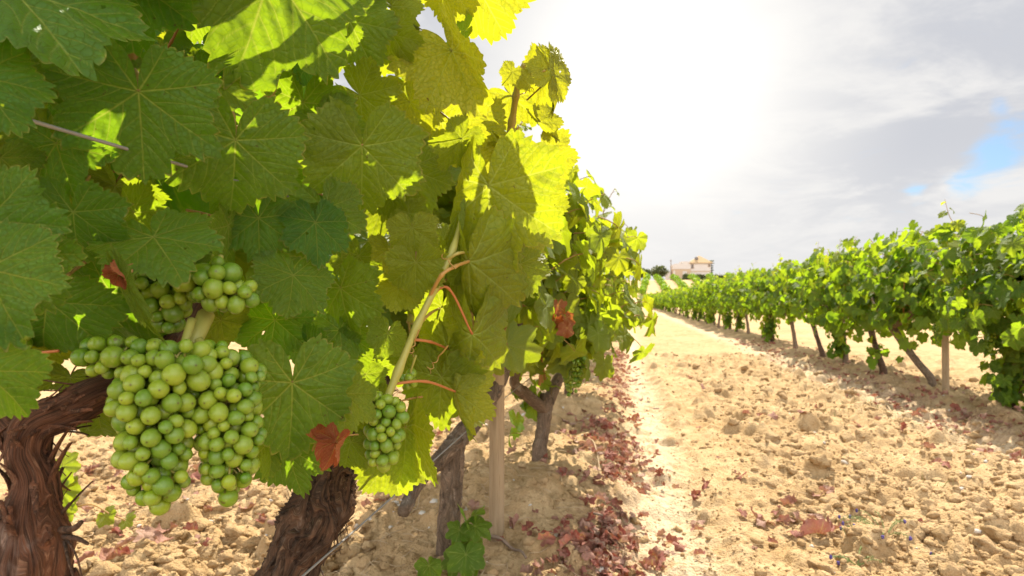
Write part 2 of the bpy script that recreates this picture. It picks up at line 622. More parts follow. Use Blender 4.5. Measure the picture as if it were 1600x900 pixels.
def mat_soil(name, clod=False):
    m, g = new_mat(name)
    pos = g.n('ShaderNodeNewGeometry').outputs['Position']
    a = g.noise(pos, 0.9, 5)
    b_ = g.noise(pos, 9, 6, 0.65)
    c_ = g.noise(pos, 75, 5, 0.7)
    c = g.mix(g.step(a, 0.35, 0.65), (0.36, 0.232, 0.108), (0.445, 0.300, 0.152))
    c = g.mix(g.math('MULTIPLY', g.step(b_, 0.40, 0.68), 0.7), c, (0.525, 0.378, 0.208))
    c = g.mix(g.math('MULTIPLY', g.step(c_, 0.52, 0.72), 0.6), c, (0.25, 0.155, 0.075))
    if clod:
        c = g.mix(g.math('MULTIPLY', g.attr('rnd'), 0.55), c, (0.36, 0.235, 0.12))
    if not clod:
        pale = g.attr('pale')
        c = g.mix(g.math('MULTIPLY', pale, g.step(b_, 0.30, 0.52)), c, (0.62, 0.50, 0.35))
        lit = g.attr('litter')
        c = g.mix(g.math('MULTIPLY', lit, g.step(c_, 0.42, 0.58)), c, (0.19, 0.095, 0.065))
    grit = g.n('ShaderNodeTexVoronoi')
    g.put(grit.inputs['Vector'], pos)
    grit.inputs['Scale'].default_value = 130
    h = g.math('ADD', g.math('MULTIPLY', c_, 0.9), g.math('MULTIPLY', g.noise(pos, 260, 3), 0.4))
    h = g.math('SUBTRACT', h, g.math('MULTIPLY', grit.outputs[0], 0.5))
    b = principled(g, c, 0.95, 0.12, bump=h, bstr=1.0, bdist=0.008)
    g.t.links.new(b.outputs[0], g.out.inputs[0])
    return m


M['soil'] = mat_soil('clay_soil')
M['clod'] = mat_soil('clod_soil', True)
M['pebble'] = mat_simple('pale_stone', (0.50, 0.45, 0.38), 0.8, 0.3, 0.2, 30, 0.4)
M['straw'] = mat_simple('dry_straw', (0.42, 0.31, 0.19), 0.8, 0.2, 0.3, 10)
M['twig'] = mat_simple('dead_twig', (0.24, 0.17, 0.12), 0.85, 0.2, 0.3, 40, 0.5)


def mat_post():
    m, g = new_mat('weathered_stake')
    tc = g.n('ShaderNodeTexCoord').outputs['Object']
    mp = g.n('ShaderNodeMapping')
    g.put(mp.inputs['Vector'], tc)
    mp.inputs['Scale'].default_value = (1, 1, 0.06)
    s = g.noise(mp.outputs[0], 90, 6, 0.65, 0.3)
    s2 = g.noise(mp.outputs[0], 260, 4)
    pt = g.noise(tc, 7, 4)
    c = g.mix(s, (0.16, 0.105, 0.06), (0.42, 0.32, 0.205))
    c = g.mix(g.math('MULTIPLY', g.step(s2, 0.55, 0.7), 0.5), c, (0.15, 0.085, 0.04))
    c = g.mix(g.math('MULTIPLY', pt, 0.5), c, (0.40, 0.27, 0.13))
    b = principled(g, c, 0.75, 0.25, bump=s, bstr=0.8, bdist=0.003)
    g.t.links.new(b.outputs[0], g.out.inputs[0])
    return m


M['post'] = mat_post()
M['wire'] = mat_simple('galvanised_wire', (0.22, 0.21, 0.20), 0.5, 0.5, 0.2, 40)
M['plaster'] = mat_simple('white_plaster', (0.56, 0.51, 0.46), 0.9, 0.1, 0.06, 2)
M['ochre'] = mat_simple('ochre_plaster', (0.47, 0.35, 0.23), 0.9, 0.1, 0.08, 2)
M['rooftile'] = mat_simple('roof_tile', (0.42, 0.30, 0.17), 0.9, 0.1, 0.2, 8)
M['glass_dark'] = mat_simple('window_dark', (0.12, 0.09, 0.07), 0.2, 0.5, 0.1, 3)
M['weed'] = mat_simple('weed_green', (0.16, 0.20, 0.06), 0.7, 0.3, 0.35, 60)
M['purple'] = mat_simple('weed_flower', (0.09, 0.06, 0.22), 0.7, 0.3, 0.2, 60)
M['grass'] = mat_simple('thin_grass', (0.20, 0.22, 0.06), 0.7, 0.3, 0.3, 20)

# ------------------------------------------------------------------ terrain
LX = -0.37       # left row
RX = 2.50        # right row
HOUSE_D = 180.0


def terrain(x, y):
    x, y = np.asarray(x, float), np.asarray(y, float)
    z = 0.085 * np.exp(-((x - LX + 0.02) / 0.34) ** 4) * (y < 75)
    z = z + 0.05 * np.exp(-((x - RX) / 0.36) ** 4) * (y < 75)
    z = z - 0.015 * np.exp(-((x - 0.2) / 0.25) ** 2)
    hx = 40 + 10 * np.sin(y * 0.01)
    lat = np.exp(-((x - 18) / 75.0) ** 4)
    z = z + 5.8 * sstep(y, 75, 172) * lat * (1 - 0.5 * sstep(y, 220, 420))
    z = z + 0.25 * vnoise2(x / 25, y / 25, 3) * sstep(np.hypot(x, y), 20, 60)
    return z


# fine relief of the nearby soil on a raster
RXA, RXB, RYA, RYB, RES = -3.2, 4.8, -0.6, 10.0, 0.007
gx = np.arange(RXA, RXB, RES)
gy = np.arange(RYA, RYB, RES)
GX, GY = np.meshgrid(gx, gy, indexing='ij')


def cloddy(x):
    """How cloddy the soil is across the row direction."""
    x = np.asarray(x, float)
    c = 0.35 + 0.65 * sstep(x, 0.42, 0.8) * (1 - 0.55 * sstep(x, 1.75, 2.2))
    c = np.where(x < -0.75, 0.9, c)
    return c * (1 - 0.85 * np.exp(-((x - 0.18) / 0.19) ** 2))


H = 0.022 * vnoise2(GX / 0.45, GY / 0.45, 21) + 0.016 * vnoise2(GX / 0.17, GY / 0.17, 22)
H += (0.25 + 0.8 * cloddy(GX)) * (0.016 * vnoise2(GX / 0.07, GY / 0.07, 23) + 0.011 * vnoise2(GX / 0.033, GY / 0.033, 24))
H += 0.0075 * vnoise2(GX / 0.016, GY / 0.016, 25)
_r = np.random.default_rng(5)
for _ in range(34000):
    x = _r.uniform(RXA + .1, RXB - .1)
    y = _r.uniform(RYA + .1, RYB - .1)
    if _r.random() > cloddy(x):
        continue
    rad = min(0.07, 0.010 * _r.pareto(1.9) + 0.010)
    hh = rad * _r.uniform(0.35, 0.85)
    e = _r.uniform(0.7, 1.3)
    th = _r.uniform(0, math.pi)
    i0, i1 = int((x - rad * 1.6 - RXA) / RES), int((x + rad * 1.6 - RXA) / RES) + 2
    j0, j1 = int((y - rad * 1.6 - RYA) / RES), int((y + rad * 1.6 - RYA) / RES) + 2
    i0, j0 = max(i0, 0), max(j0, 0)
    X, Y = GX[i0:i1, j0:j1] - x, GY[i0:i1, j0:j1] - y
    u = (X * math.cos(th) + Y * math.sin(th)) / (rad * e)
    v = (-X * math.sin(th) + Y * math.cos(th)) / (rad / e)
    q = (u * u + v * v) * (1 + 0.5 * vnoise2(X / rad * 1.7 + x * 91, Y / rad * 1.7 + y * 37, 7))
    H[i0:i1, j0:j1] += hh * np.sqrt(np.clip(1 - q, 0, 1)) * 0.8
trk = np.exp(-((GX - 0.17) / 0.16) ** 4) + np.exp(-((GX - 1.85) / 0.15) ** 4)
H += trk * (0.007 * np.sin(GY * 2 * math.pi / 0.13 + 9 * np.abs(GX - 0.17) + 1.5 * vnoise2(GX / .3, GY / .3, 77)) - 0.022)
lip = np.exp(-((np.abs(GX - 0.17) - 0.20) / 0.04) ** 2) + np.exp(-((np.abs(GX - 1.85) - 0.19) / 0.04) ** 2)
H += lip * (0.016 + 0.014 * vnoise2(GX / .06, GY / .12, 78))
H -= 0.012


def relief(x, y):
    x, y = np.asarray(x, float), np.asarray(y, float)
    fx = np.clip((x - RXA) / RES, 0, len(gx) - 2.001)
    fy = np.clip((y - RYA) / RES, 0, len(gy) - 2.001)
    i, j = fx.astype(int), fy.astype(int)
    u, v = fx - i, fy - j
    h = (H[i, j] * (1 - u) + H[i + 1, j] * u) * (1 - v) + (H[i, j + 1] * (1 - u) + H[i + 1, j + 1] * u) * v
    w = sstep(x, RXA, RXA + .4) * (1 - sstep(x, RXB - .4, RXB)) * sstep(y, RYA, RYA + .3) * (1 - sstep(y, RYB - 1.5, RYB))
    far = 0.025 * vnoise2(x / 0.5, y / 0.5, 21) + 0.02 * vnoise2(x / 0.19, y / 0.19, 33)
    fw = (1 - w) * (1 - sstep(np.hypot(x, y), 40, 90))
    return h * w + far * fw


def gz(x, y):
    return float(terrain(x, y) + relief(x, y))


def ground_at(px, py):
    """Point of the ground seen at a photo pixel (marching along the ray)."""
    v = pdir(px, py)
    o = Vector((0, 0, CAM_Z))
    t = 0.3
    while t < 400:
        p = o + v * t
        if p.z < float(terrain(p.x, p.y)):
            break
        t += 0.01 + t * 0.004
    return Vector((p.x, p.y, gz(p.x, p.y)))


def build_ground():
    yaw = math.pi / 2 + R(9.65)
    fine = np.linspace(-R(47), R(47), 760)
    coarse = np.linspace(R(47), 2 * math.pi - R(47), 82)[1:-1]
    ang = yaw - np.concatenate([fine, coarse])
    rr = np.concatenate([np.geomspace(0.12, 1.2, 30)[:-1], np.geomspace(1.2, 12, 620)[:-1], np.geomspace(12, 120, 150)[:-1], np.geomspace(120, 2200, 60)])
    n, k = len(rr), len(ang)
    RR, AA = np.meshgrid(rr, ang, indexing='ij')
    X, Y = RR * np.cos(AA), RR * np.sin(AA)
    Z = terrain(X, Y) + relief(X, Y)
    V = np.stack([X, Y, Z], -1).reshape(-1, 3)
    i, j = np.meshgrid(np.arange(n - 1), np.arange(k), indexing='ij')
    j2 = (j + 1) % k
    Q = np.stack([i * k + j, (i + 1) * k + j, (i + 1) * k + j2, i * k + j2], -1).reshape(-1, 4)
    Q = Q[:, ::-1]
    V = np.vstack([V, [0, 0, gz(0, 0)]])
    jj = np.arange(k)
    T = np.stack([jj, (jj + 1) % k, np.full(k, n * k)], -1)
    T = T[:, ::-1]
    nearm = (1 - sstep(Y, 14, 30))
    pale = np.exp(-((X - 0.16 - 0.05 * vnoise2(Y * 0.8, Y * 0.1, 8)) / 0.14) ** 2) * 0.65
    pale = pale + 0.5 * np.exp(-((X - 1.95) / 0.2) ** 2)
    lit = np.exp(-((X + 0.03) / 0.09) ** 2) + 0.7 * np.exp(-((X - 2.1) / 0.12) ** 2) + 0.45 * np.exp(-((X - RX) / 0.4) ** 2)
    lit = lit * np.clip(0.5 + vnoise2(X / 0.25, Y / 0.4, 9), 0, 1) * nearm
    a = {'pale': np.append((pale).ravel(), 0), 'litter': np.append(np.clip(lit, 0, 1).ravel(), 0)}
    me = mesh_np('ground', V, Q, T, a, M['soil'])
    o = obj('ground', me)
    tag(o, 'pale sandy clay ground between the vine rows with clods and wheel track', 'ground', kind='structure')


build_ground()

# ------------------------------------------------------------------ leaf shapes
_ANG = np.radians([0, 14, 26, 50, 64, 78, 104, 118, 130, 150, 164, 173, 178])
_RAD = np.array([1, .905, .83, .95, .87, .79, .86, .79, .71, .66, .50, .26, .08])


def leaf_outline(th, r, nt, amp):
    jit = 1 + r.normal(0, 0.035, (2, len(_RAD)))
    jit[:, -2:] = 1
    jit[1, 0] = jit[0, 0]
    deep = r.uniform(0.02, 0.13)
    dv = np.zeros(len(_RAD))
    dv[[2, 5]] = -deep
    dv[8] = -deep * 0.4
    a = np.abs(th)
    rl = np.interp(a, _ANG, (_RAD + dv) * jit[0])
    rr = np.interp(a, _ANG, (_RAD + dv) * jit[1])
    rad = np.where(th < 0, rl, rr)
    ph = r.uniform(0, 1)
    u = th * nt / (2 * math.pi) + ph + 0.30 * np.sin(th * 3 + r.uniform(0, 6))
    f = u - np.floor(u)
    tooth = 1 - np.abs(2 * f - 1)
    big = 0.55 + 0.45 * np.cos(np.floor(u) * 2.4 + r.uniform(0, 6))
    rad = rad * (1 + amp * big * (tooth - 0.5) * np.clip((math.pi - a) * 2.5, 0, 1))
    return rad


def vein_segments(r):
    segs = []   # x0,y0,x1,y1,width0,width1,weight
    def curve(x, y, a, L, bend, w0, w1, wt, n=5):
        px, py = x, y
        for k in range(n):
            aa = a + bend * k / n
            qx, qy = px + math.sin(aa) * L / n, py + math.cos(aa) * L / n
            wa = w0 + (w1 - w0) * k / n
            wb = w0 + (w1 - w0) * (k + 1) / n
            segs.append((px, py, qx, qy, wa, wb, wt))
            px, py = qx, qy
    for (deg, L, sub) in ((0, .96, 1), (48, .90, 1), (-48, .90, 1), (100, .78, 1), (-100, .78, 1), (146, .55, .6), (-146, .55, .6)):
        a = R(deg + r.normal(0, 2))
        bend = R(4) * np.sign(deg) + R(r.normal(0, 3))
        curve(0, 0, a, L, bend, 0.0110, 0.004, 1.0, 6)
        ns = 4 if sub == 1 else 2
        for k in range(ns):
            for sd in (-1, 1):
                s = (0.20 + 0.75 * (k + (0.45 if sd > 0 else 0) + r.uniform(-.1, .1)) / ns) * L
                if s > L * 0.93:
                    continue
                aa = a + bend * s / L * 0.5
                x, y = math.sin(a + bend * .25) * s, math.cos(a + bend * .25) * s
                ll = (0.50 * (1 - s / L) + 0.14) * sub * r.uniform(.85, 1.1)
                curve(x, y, aa + sd * R(r.uniform(40, 50)), ll, -sd * R(22), 0.0056, 0.003, 0.70, 4)
    return np.array(segs)


def seg_dist(x, y, S):
    dx, dy = S[:, 2] - S[:, 0], S[:, 3] - S[:, 1]
    L2 = dx * dx + dy * dy + 1e-12
    t = np.clip(((x[:, None] - S[:, 0]) * dx + (y[:, None] - S[:, 1]) * dy) / L2, 0, 1)
    d = np.hypot(x[:, None] - S[:, 0] - t * dx, y[:, None] - S[:, 1] - t * dy)
    w = S[:, 4] + (S[:, 5] - S[:, 4]) * t
    return d, w


def make_leaf(seed, nth, nr, nt=42, amp=0.165, petiole=True, veins=True, pk=6, pn=9, dome=None, fold=None, wave=None,
              tip=None, creases=(), curl=0.0, bulge=0.032, pet_len=None, bites=0):
    """Leaf blade about the petiole junction (origin), tip along +Y, upper face +Z, J-to-tip length 1."""
    r = np.random.default_rng(seed)
    dome = r.uniform(0.05, 0.20) if dome is None else dome
    fold = r.uniform(-0.02, 0.20) if fold is None else fold
    wave = r.uniform(0.04, 0.11) if wave is None else wave
    tip = r.uniform(0.0, 0.25) if tip is None else tip
    th = np.linspace(-R(178), R(178), nth)
    rad = leaf_outline(th, r, nt, amp)
    fr = np.concatenate([[0.006], np.linspace(0, 1, nr)[1:]]) if nr > 2 else np.array([0.02, 1.0])
    F, TH = np.meshgrid(fr, th, indexing='ij')
    RRd = F * rad[None, :]
    # inner rings are rounder than the toothed rim
    smooth = np.interp(np.abs(th), _ANG, _RAD)
    RRd = F * (smooth[None, :] * (1 - F ** 3) + rad[None, :] * F ** 3) if nr > 3 else RRd
    x, y = (RRd * np.sin(TH)).ravel(), (RRd * np.cos(TH)).ravel()
    S = vein_segments(r)
    vein = np.zeros_like(x)
    z = np.zeros_like(x)
    if veins:
        d, w = seg_dist(x, y, S)
        vein = (S[:, 6] * np.exp(-(d / w) ** 2)).max(1)
        prim = S[:, 6] > 0.9
        z += bulge * (1 - np.exp(-(d[:, prim].min(1) / 0.11) ** 2)) + 0.32 * bulge * (1 - np.exp(-(d.min(1) / 0.04) ** 2))
    rho = np.hypot(x, y)
    z += -dome * rho ** 2 + fold * np.abs(x) * (0.6 + 0.4 * y)
    ph = r.uniform(0, 6, 3)
    thf = TH.ravel()
    z += wave * rho ** 2 * (np.sin(3 * thf + ph[0]) + 0.7 * np.sin(5 * thf + ph[1]) + 0.5 * np.sin(9 * thf + ph[2]) * rho)
    z += -tip * np.clip(y - 0.35, 0, None) ** 2 * 1.3
    V = np.stack([x, y, z], -1)
    if nr > 8:
        V[:, 2] += 0.020 * rho ** 0.5 * vnoise(np.stack([x * 7, y * 7, x * 0 + seed], -1), seed) + 0.006 * vnoise(np.stack([x * 19, y * 19, x * 0 + seed], -1), seed)
    if curl:
        # roll the blade about the midrib (dry, cupped leaves)
        ang = V[:, 0] * curl
        rr = 1.0 / curl
        zz = V[:, 2].copy()
        V[:, 0] = np.sin(ang) * (rr - zz)
        V[:, 2] = rr - np.cos(ang) * (rr - zz)
    for (ox, oy, ax, ay, deg, soft) in creases:
        # bend everything to the right of a line by deg (towards -Z)
        L = math.hypot(ax, ay)
        ax_, ay_ = ax / L, ay / L
        nx, ny = ay_, -ax_
        s = (V[:, 0] - ox) * nx + (V[:, 1] - oy) * ny
        a = R(deg)
        rad_ = soft
        s_pos = np.clip(s, 0, None)
        arc = np.minimum(s_pos, rad_ * abs(a))
        ang = arc / rad_
        rest = s_pos - arc
        off_n = rad_ * np.sin(ang) + rest * np.cos(ang)
        off_z = -np.sign(a) * (rad_ * (1 - np.cos(ang)) + rest * np.sin(ang))
        z0 = V[:, 2]
        dn = off_n - s_pos + np.sign(a) * np.sin(ang) * z0 * (s > 0)
        V[:, 0] += nx * dn
        V[:, 1] += ny * dn
        V[:, 2] = np.where(s > 0, off_z + z0 * np.cos(ang), z0)
    n, k = len(fr), nth
    i, j = np.meshgrid(np.arange(n - 1), np.arange(k - 1), indexing='ij')
    Q = np.stack([i * k + j, (i + 1) * k + j, (i + 1) * k + j + 1, i * k + j + 1], -1).reshape(-1, 4)[:, ::-1]
    edge = F.ravel().copy()
    luv = np.stack([x, y, np.zeros_like(x)], -1)
    if bites:
        # nibbled edges and holes
        qx, qy = x[Q].mean(1), y[Q].mean(1)
        gone = np.zeros(len(Q), bool)
        for b in range(bites):
            t_ = r.uniform(-2.6, 2.6)
            k_ = np.interp(abs(t_), _ANG, _RAD) * (r.uniform(.94, 1.04) if b % 2 == 0 else r.uniform(.35, .8))
            s_ = r.uniform(.035, .075) if b % 2 == 0 else r.uniform(.012, .035)
            u_, v_ = qx - k_ * math.sin(t_), qy - k_ * math.cos(t_)
            gone |= (u_ * u_ + v_ * v_ * r.uniform(.6, 1.8)) * (1 + .3 * np.sin(np.arctan2(v_, u_) * 3 + b)) < s_ * s_
        Q = Q[~gone]
    pet = np.zeros_like(x)
    if petiole:
        pl = r.uniform(0.7, 1.0) if pet_len is None else pet_len
        s = np.linspace(0, 1, pn)
        sx = r.uniform(-.25, .25)
        pp = np.stack([sx * s ** 2, -pl * (0.55 * s - 0.25 * s ** 2), -0.006 - pl * (0.45 * s + 0.65 * s ** 2)], -1)
        pr = 0.020 + 0.008 * s
        PV, PQ, PT = tube(pp, pr, pk, closed=False)
        Q = np.vstack([Q, PQ + len(V)])
        m = len(PV)
        V = np.vstack([V, PV])
        vein = np.append(vein, np.ones(m))
        edge = np.append(edge, np.zeros(m))
        luv = np.vstack([luv, PV])
        pet = np.append(pet, np.full(m, 1.0))
    return dict(V=V, Q=Q, vein=vein, edge=edge, luv=luv, pet=pet)


def leaf_mesh(name, L, mat):
    return mesh_np(name, L['V'], L['Q'], None, {'vein': L['vein'], 'edge': L['edge'], 'luv': L['luv'], 'pet': L['pet']}, mat)


M['dying'] = mat_leaf('dying_red_leaf', (0.20, 0.022, 0.012), (0.34, 0.10, 0.035), (0.40, 0.20, 0.08), (0.60, 0.07, 0.015), (0.55, 0.22, 0.05), (0.5, 0.26, 0.1), (0.50, 0.22, 0.09), tfac=0.45, rough=0.5, spec=0.3)
HERO = {}
for k in range(10):
    HERO[k] = leaf_mesh('leaf', make_leaf(100 + k, 420, 64, bites=(0, 3, 2, 5, 0, 2, 4, 0, 3, 1)[k]), M['leaf'])
HERO['flat'] = leaf_mesh('leaf', make_leaf(140, 440, 70, dome=0.05, fold=0.03, wave=0.035, tip=0.1), M['leaf'])
for k in (2, 3, 4):
    HERO['flat%d' % k] = leaf_mesh('leaf', make_leaf(150 + k, 440, 70, dome=0.06 * k - 0.1, fold=0.05, wave=0.05, tip=0.15, bites=k), M['leaf'])
HERO['foldR'] = leaf_mesh('leaf', make_leaf(141, 440, 70, dome=0.08, fold=0.05, wave=0.03, tip=0.15,
                                            creases=((0.22, 0, 0.35, 1, 62, 0.12),)), M['leaf'])
HERO['foldL'] = leaf_mesh('leaf', make_leaf(142, 440, 70, dome=0.10, fold=0.02, wave=0.04, tip=0.1,
                                            creases=((-0.06, 0, 0.0, -1, -95, 0.07),)), M['leaf'])
HERO['drape'] = leaf_mesh('leaf', make_leaf(143, 440, 70, dome=0.15, fold=0.0, wave=0.05, tip=0.3,
                                            creases=((0.02, 0, 0, 1, 68, 0.10), (-0.02, 0, 0, -1, 50, 0.10))), M['leaf'])
HERO['bare'] = leaf_mesh('leaf', make_leaf(147, 300, 50, petiole=False), M['leaf'])
HERO['bare2'] = leaf_mesh('leaf', make_leaf(148, 300, 50, petiole=False), M['leaf'])
HERO['strip'] = leaf_mesh('leaf', make_leaf(146, 300, 50, dome=0.1, fold=0.0, wave=0.10, tip=0.2, petiole=False,
                                            creases=((0.05, 0, 0.05, 1, 120, 0.05), (-0.05, 0, 0.05, -1, 110, 0.05))), M['leaf'])
HERO['cup'] = leaf_mesh('leaf', make_leaf(144, 440, 70, dome=-0.15, fold=0.35, wave=0.07, tip=-0.3), M['leaf'])
HERO['dry'] = leaf_mesh('leaf', make_leaf(145, 240, 40, dome=-0.1, fold=0.3, wave=0.16, tip=-0.4, curl=1.5), M['dying'])

MID = [make_leaf(200 + k, 90, 9, nt=26, amp=0.10, veins=True, pk=4, pn=4) for k in range(10)]
LOW = [make_leaf(300 + k, 46, 4, nt=15, amp=0.13, veins=False, pk=3, pn=3) for k in range(8)]
TINY = [make_leaf(400 + k, 15, 3, nt=5, amp=0.05, veins=False, petiole=False) for k in range(5)]
DRY = [make_leaf(500 + k, 40, 6, nt=13, amp=0.16, veins=True, petiole=True, pk=3, pn=3, dome=0.0, fold=0.1, wave=0.22, curl=float(c), pet_len=0.5)
       for k, c in enumerate((1.0, 1.6, 2.2, -1.2, 2.6, -2.0))]


def basis(Y, N):
    Y = Y / (np.linalg.norm(Y, axis=-1, keepdims=True) + 1e-9)
    N = N - Y * (Y * N).sum(-1, keepdims=True)
    N = N / (np.linalg.norm(N, axis=-1, keepdims=True) + 1e-9)
    X = np.cross(Y, N)
    return np.stack([X, Y, N], -1)     # columns


def add_leaves(mb, protos, J, Yd, Nd, size, age, r):
    """Many leaves merged into one mesh builder."""
    J, Yd, Nd = np.asarray(J, float), np.asarray(Yd, float), np.asarray(Nd, float)
    B = basis(Yd, Nd)
    which = r.integers(0, len(protos), len(J))
    for w, L in enumerate(protos):
        idx = np.nonzero(which == w)[0]
        if not len(idx):
            continue
        n = len(L['V'])
        sx = r.uniform(0.88, 1.1, len(idx))
        base = L['V'][None] * np.stack([sx, np.ones_like(sx), r.uniform(0.6, 1.5, len(idx))], -1)[:, None, :]
        V = np.einsum('kij,knj->kni', B[idx], base) * np.asarray(size)[idx][:, None, None] + J[idx][:, None, :]
        K = len(idx)
        Q = (L['Q'][None] + (np.arange(K) * n)[:, None, None]).reshape(-1, 4)
        rn = np.repeat(r.random(K), n)
        ag = np.repeat(np.asarray(age)[idx], n)
        mb.add(V.reshape(-1, 3), Q, None, vein=np.tile(L['vein'], K), edge=np.tile(L['edge'], K), pet=np.tile(L['pet'], K),
               luv=np.tile(L['luv'], (K, 1)), rnd=rn, age=ag)


def canopy_leaves(r, n, c, half, zlo, zhi, jag=0.15, shell=0.55, seed=0, size=(0.052, 0.085), side_bias=0.0):
    """Leaf positions and poses for a stretch of vine hedge centred on c (x, y)."""
    J, Yd, Nd = [], [], []
    hx, hy = half
    zm, zh = (zlo + zhi) / 2, (zhi - zlo) / 2
    while len(J) < n:
        v = r.normal(0, 1, 3)
        v /= np.linalg.norm(v)
        rad = shell + (1 - shell) * r.random() if r.random() < 0.7 else r.random() ** 0.5 * shell
        # box-like superellipsoid
        v = np.sign(v) * np.abs(v) ** 0.75
        rad *= 1 + jag * vnoise(np.array([v * 2.2 + seed]), seed)[0]
        p = np.array([c[0] + v[0] * hx * rad, c[1] + v[1] * hy * rad, zm + v[2] * zh * rad])
        out = np.array([v[0] / hx, 0.35 * v[1] / hy, 0.55 * v[2] / zh])
        out /= np.linalg.norm(out) + 1e-9
        nd = out * 0.9 + np.array([0, 0, 0.45]) + r.normal(0, 0.42, 3)
        yd = np.array([0, 0, -1.0]) + out * 0.35 + r.normal(0, 0.45, 3)
        J.append(p)
        Yd.append(yd)
        Nd.append(nd)
    sz = r.uniform(size[0], size[1], n)
    z = np.array(J)[:, 2]
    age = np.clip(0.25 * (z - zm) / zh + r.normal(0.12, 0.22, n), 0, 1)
    return np.array(J), np.array(Yd), np.array(Nd), sz, age


def add_shoot(lmb, cmb, r, base, direction, length, nleaf, protos, size=0.06, rad=0.0035, age=0.7):
    """A young cane with alternate leaves, getting smaller to the tip."""
    b = np.array(base, float)
    d = np.array(direction, float)
    d /= np.linalg.norm(d)
    side = np.cross(d, [0.3, 0.9, 0.2])
    pts = np.array([b + d * length * s + side * 0.06 * length * math.sin(4 * s) + np.array([0, 0, -0.12 * length * s * s]) for s in np.linspace(0, 1, 9)])
    V, Q, T = tube(pts, np.linspace(rad, rad * 0.35, 9), 6)
    cmb.add(V, Q, T, red=r.uniform(0.0, 0.5), pet=1.0)
    J, Yd, Nd, sz = [], [], [], []
    for k in range(nleaf):
        s = (k + 0.7) / nleaf
        p = pts[min(8, int(s * 8))]
        o = np.array([math.cos(k * 2.5 + b[0] * 9), math.sin(k * 2.5 + b[0] * 9), 0.25])
        L = size * (1.15 - 0.75 * s)
        J.append(p + o * L * 0.8)
        Yd.append(o * 0.6 + np.array([0, 0, -0.8]) + r.normal(0, 0.25, 3))
        Nd.append(o * 0.7 + np.array([0, 0, 0.5]) + r.normal(0, 0.3, 3))
        sz.append(L)
    add_leaves(lmb, protos, J, Yd, Nd, np.array(sz), np.clip(age + r.normal(0, 0.15, nleaf), 0, 1), r)


# ------------------------------------------------------------------ grapes
def uv_sphere(nu, nv):
    V, Q, T = [(0, 0, 1)], [], []
    for i in range(1, nv):
        p = math.pi * i / nv
        for j in range(nu):
            a = 2 * math.pi * j / nu
            V.append((math.sin(p) * math.cos(a), math.sin(p) * math.sin(a), math.cos(p)))
    V.append((0, 0, -1))
    for j in range(nu):
        T.append((0, 1 + j, 1 + (j + 1) % nu))
        T.append((len(V) - 1, 1 + (nv - 2) * nu + (j + 1) % nu, 1 + (nv - 2) * nu + j))
    for i in range(nv - 2):
        for j in range(nu):
            a, b = 1 + i * nu + j, 1 + i * nu + (j + 1) % nu
            Q.append((a, a + nu, b + nu, b))
    return np.array(V, float), np.array(Q), np.array(T)


SPH = uv_sphere(28, 20)
SPH_LO = uv_sphere(10, 7)


def grape_mesh():
    V, Q, T = SPH
    scar = np.exp(-((np.arccos(np.clip(V[:, 2], -1, 1)) / 0.11) ** 2)) * 1.0
    r = 1 + 0.015 * vnoise(V * 1.5, 4)
    return mesh_np('grape', V * r[:, None], Q, T, {'scar': scar}, M['grape'])


GRAPE = grape_mesh()


def pack_berries(r, blobs, rad, tries=6000, tight=0.84):
    """Fill a union of spheres (world x, y, z, R) with touching berries; outer ones first."""
    B = np.array(blobs, float)
    pos, rr = [], []
    for layer in (0, 1):
        for _ in range(tries // (1 + 2 * layer)):
            b = B[r.choice(len(B), p=B[:, 3] ** 2 / (B[:, 3] ** 2).sum())]
            v = r.normal(0, 1, 3)
            v /= np.linalg.norm(v)
            q = rad * r.choice([0.72, 0.88, 1.0, 1.08, 1.18], p=[.08, .2, .34, .24, .14])
            depth = q if layer == 0 else q * 2.5
            if b[3] - depth < 0:
                depth = b[3] * 0.8
            p = b[:3] + v * (b[3] - depth)
            sd = (np.linalg.norm(p - B[:, :3], axis=1) - B[:, 3]).min()
            if sd < -depth - q * 0.6:
                continue
            if pos:
                dd = np.linalg.norm(np.array(pos) - p, axis=1)
                if (dd < (np.array(rr) + q) * tight).any():
                    continue
            pos.append(p)
            rr.append(q)
    return np.array(pos), np.array(rr)


def quat_from_z(d):
    return Vector(d).to_track_quat('Z', 'Y')


def bunch_mesh_simple(mb, r, base, L, W, rad):
    """Small far bunch: a cone of berries as one mesh."""
    blobs = [(base[0], base[1], base[2] - L * t, max(W * (1 - 0.75 * t), rad * 1.3)) for t in np.linspace(0.1, 0.95, 6)]
    pos, rr = pack_berries(r, blobs, rad, 1400, 0.86)
    V, Q, T = SPH_LO
    for p, q in zip(pos, rr):
        mb.add(V * q + p, Q, T, rnd=float(r.random()))
    return mb


# ------------------------------------------------------------------ left row: near vines
def aim_leaf(parent, J, T, roll=0.0, mesh=0, width=1.0, age=0.0, face=None):
    """Place one leaf: junction J, tip T, upper face turned towards the path side, rolled about its midrib."""
    y = (T - J)
    L = y.length
    y.normalize()
    n = Vector((0, 0, CAM_Z)) - (J + T) / 2 if face is None else face
    n = (n - y * n.dot(y)).normalized()
    n = Matrix.Rotation(R(roll), 3, y) @ n
    x = y.cross(n)
    m = Matrix((x * width, y, n)).transposed().to_4x4()
    m = Matrix.Translation(J) @ m @ Matrix.Diagonal((L, L, L, 1))
    o = bpy.data.objects.new('leaf', HERO[mesh])
    COL.objects.link(o)
    o.parent = parent
    o.matrix_parent_inverse = Matrix.Identity(4)
    o.matrix_world = m
    o.matrix_basis = Matrix.Translation(-Vector(parent.location)) @ m
    o['leaf_age_glow'] = float(age)
    return o


def pt4(px, py, d, r):
    p = P(px, py, d)
    return (p.x, p.y, p.z, r)


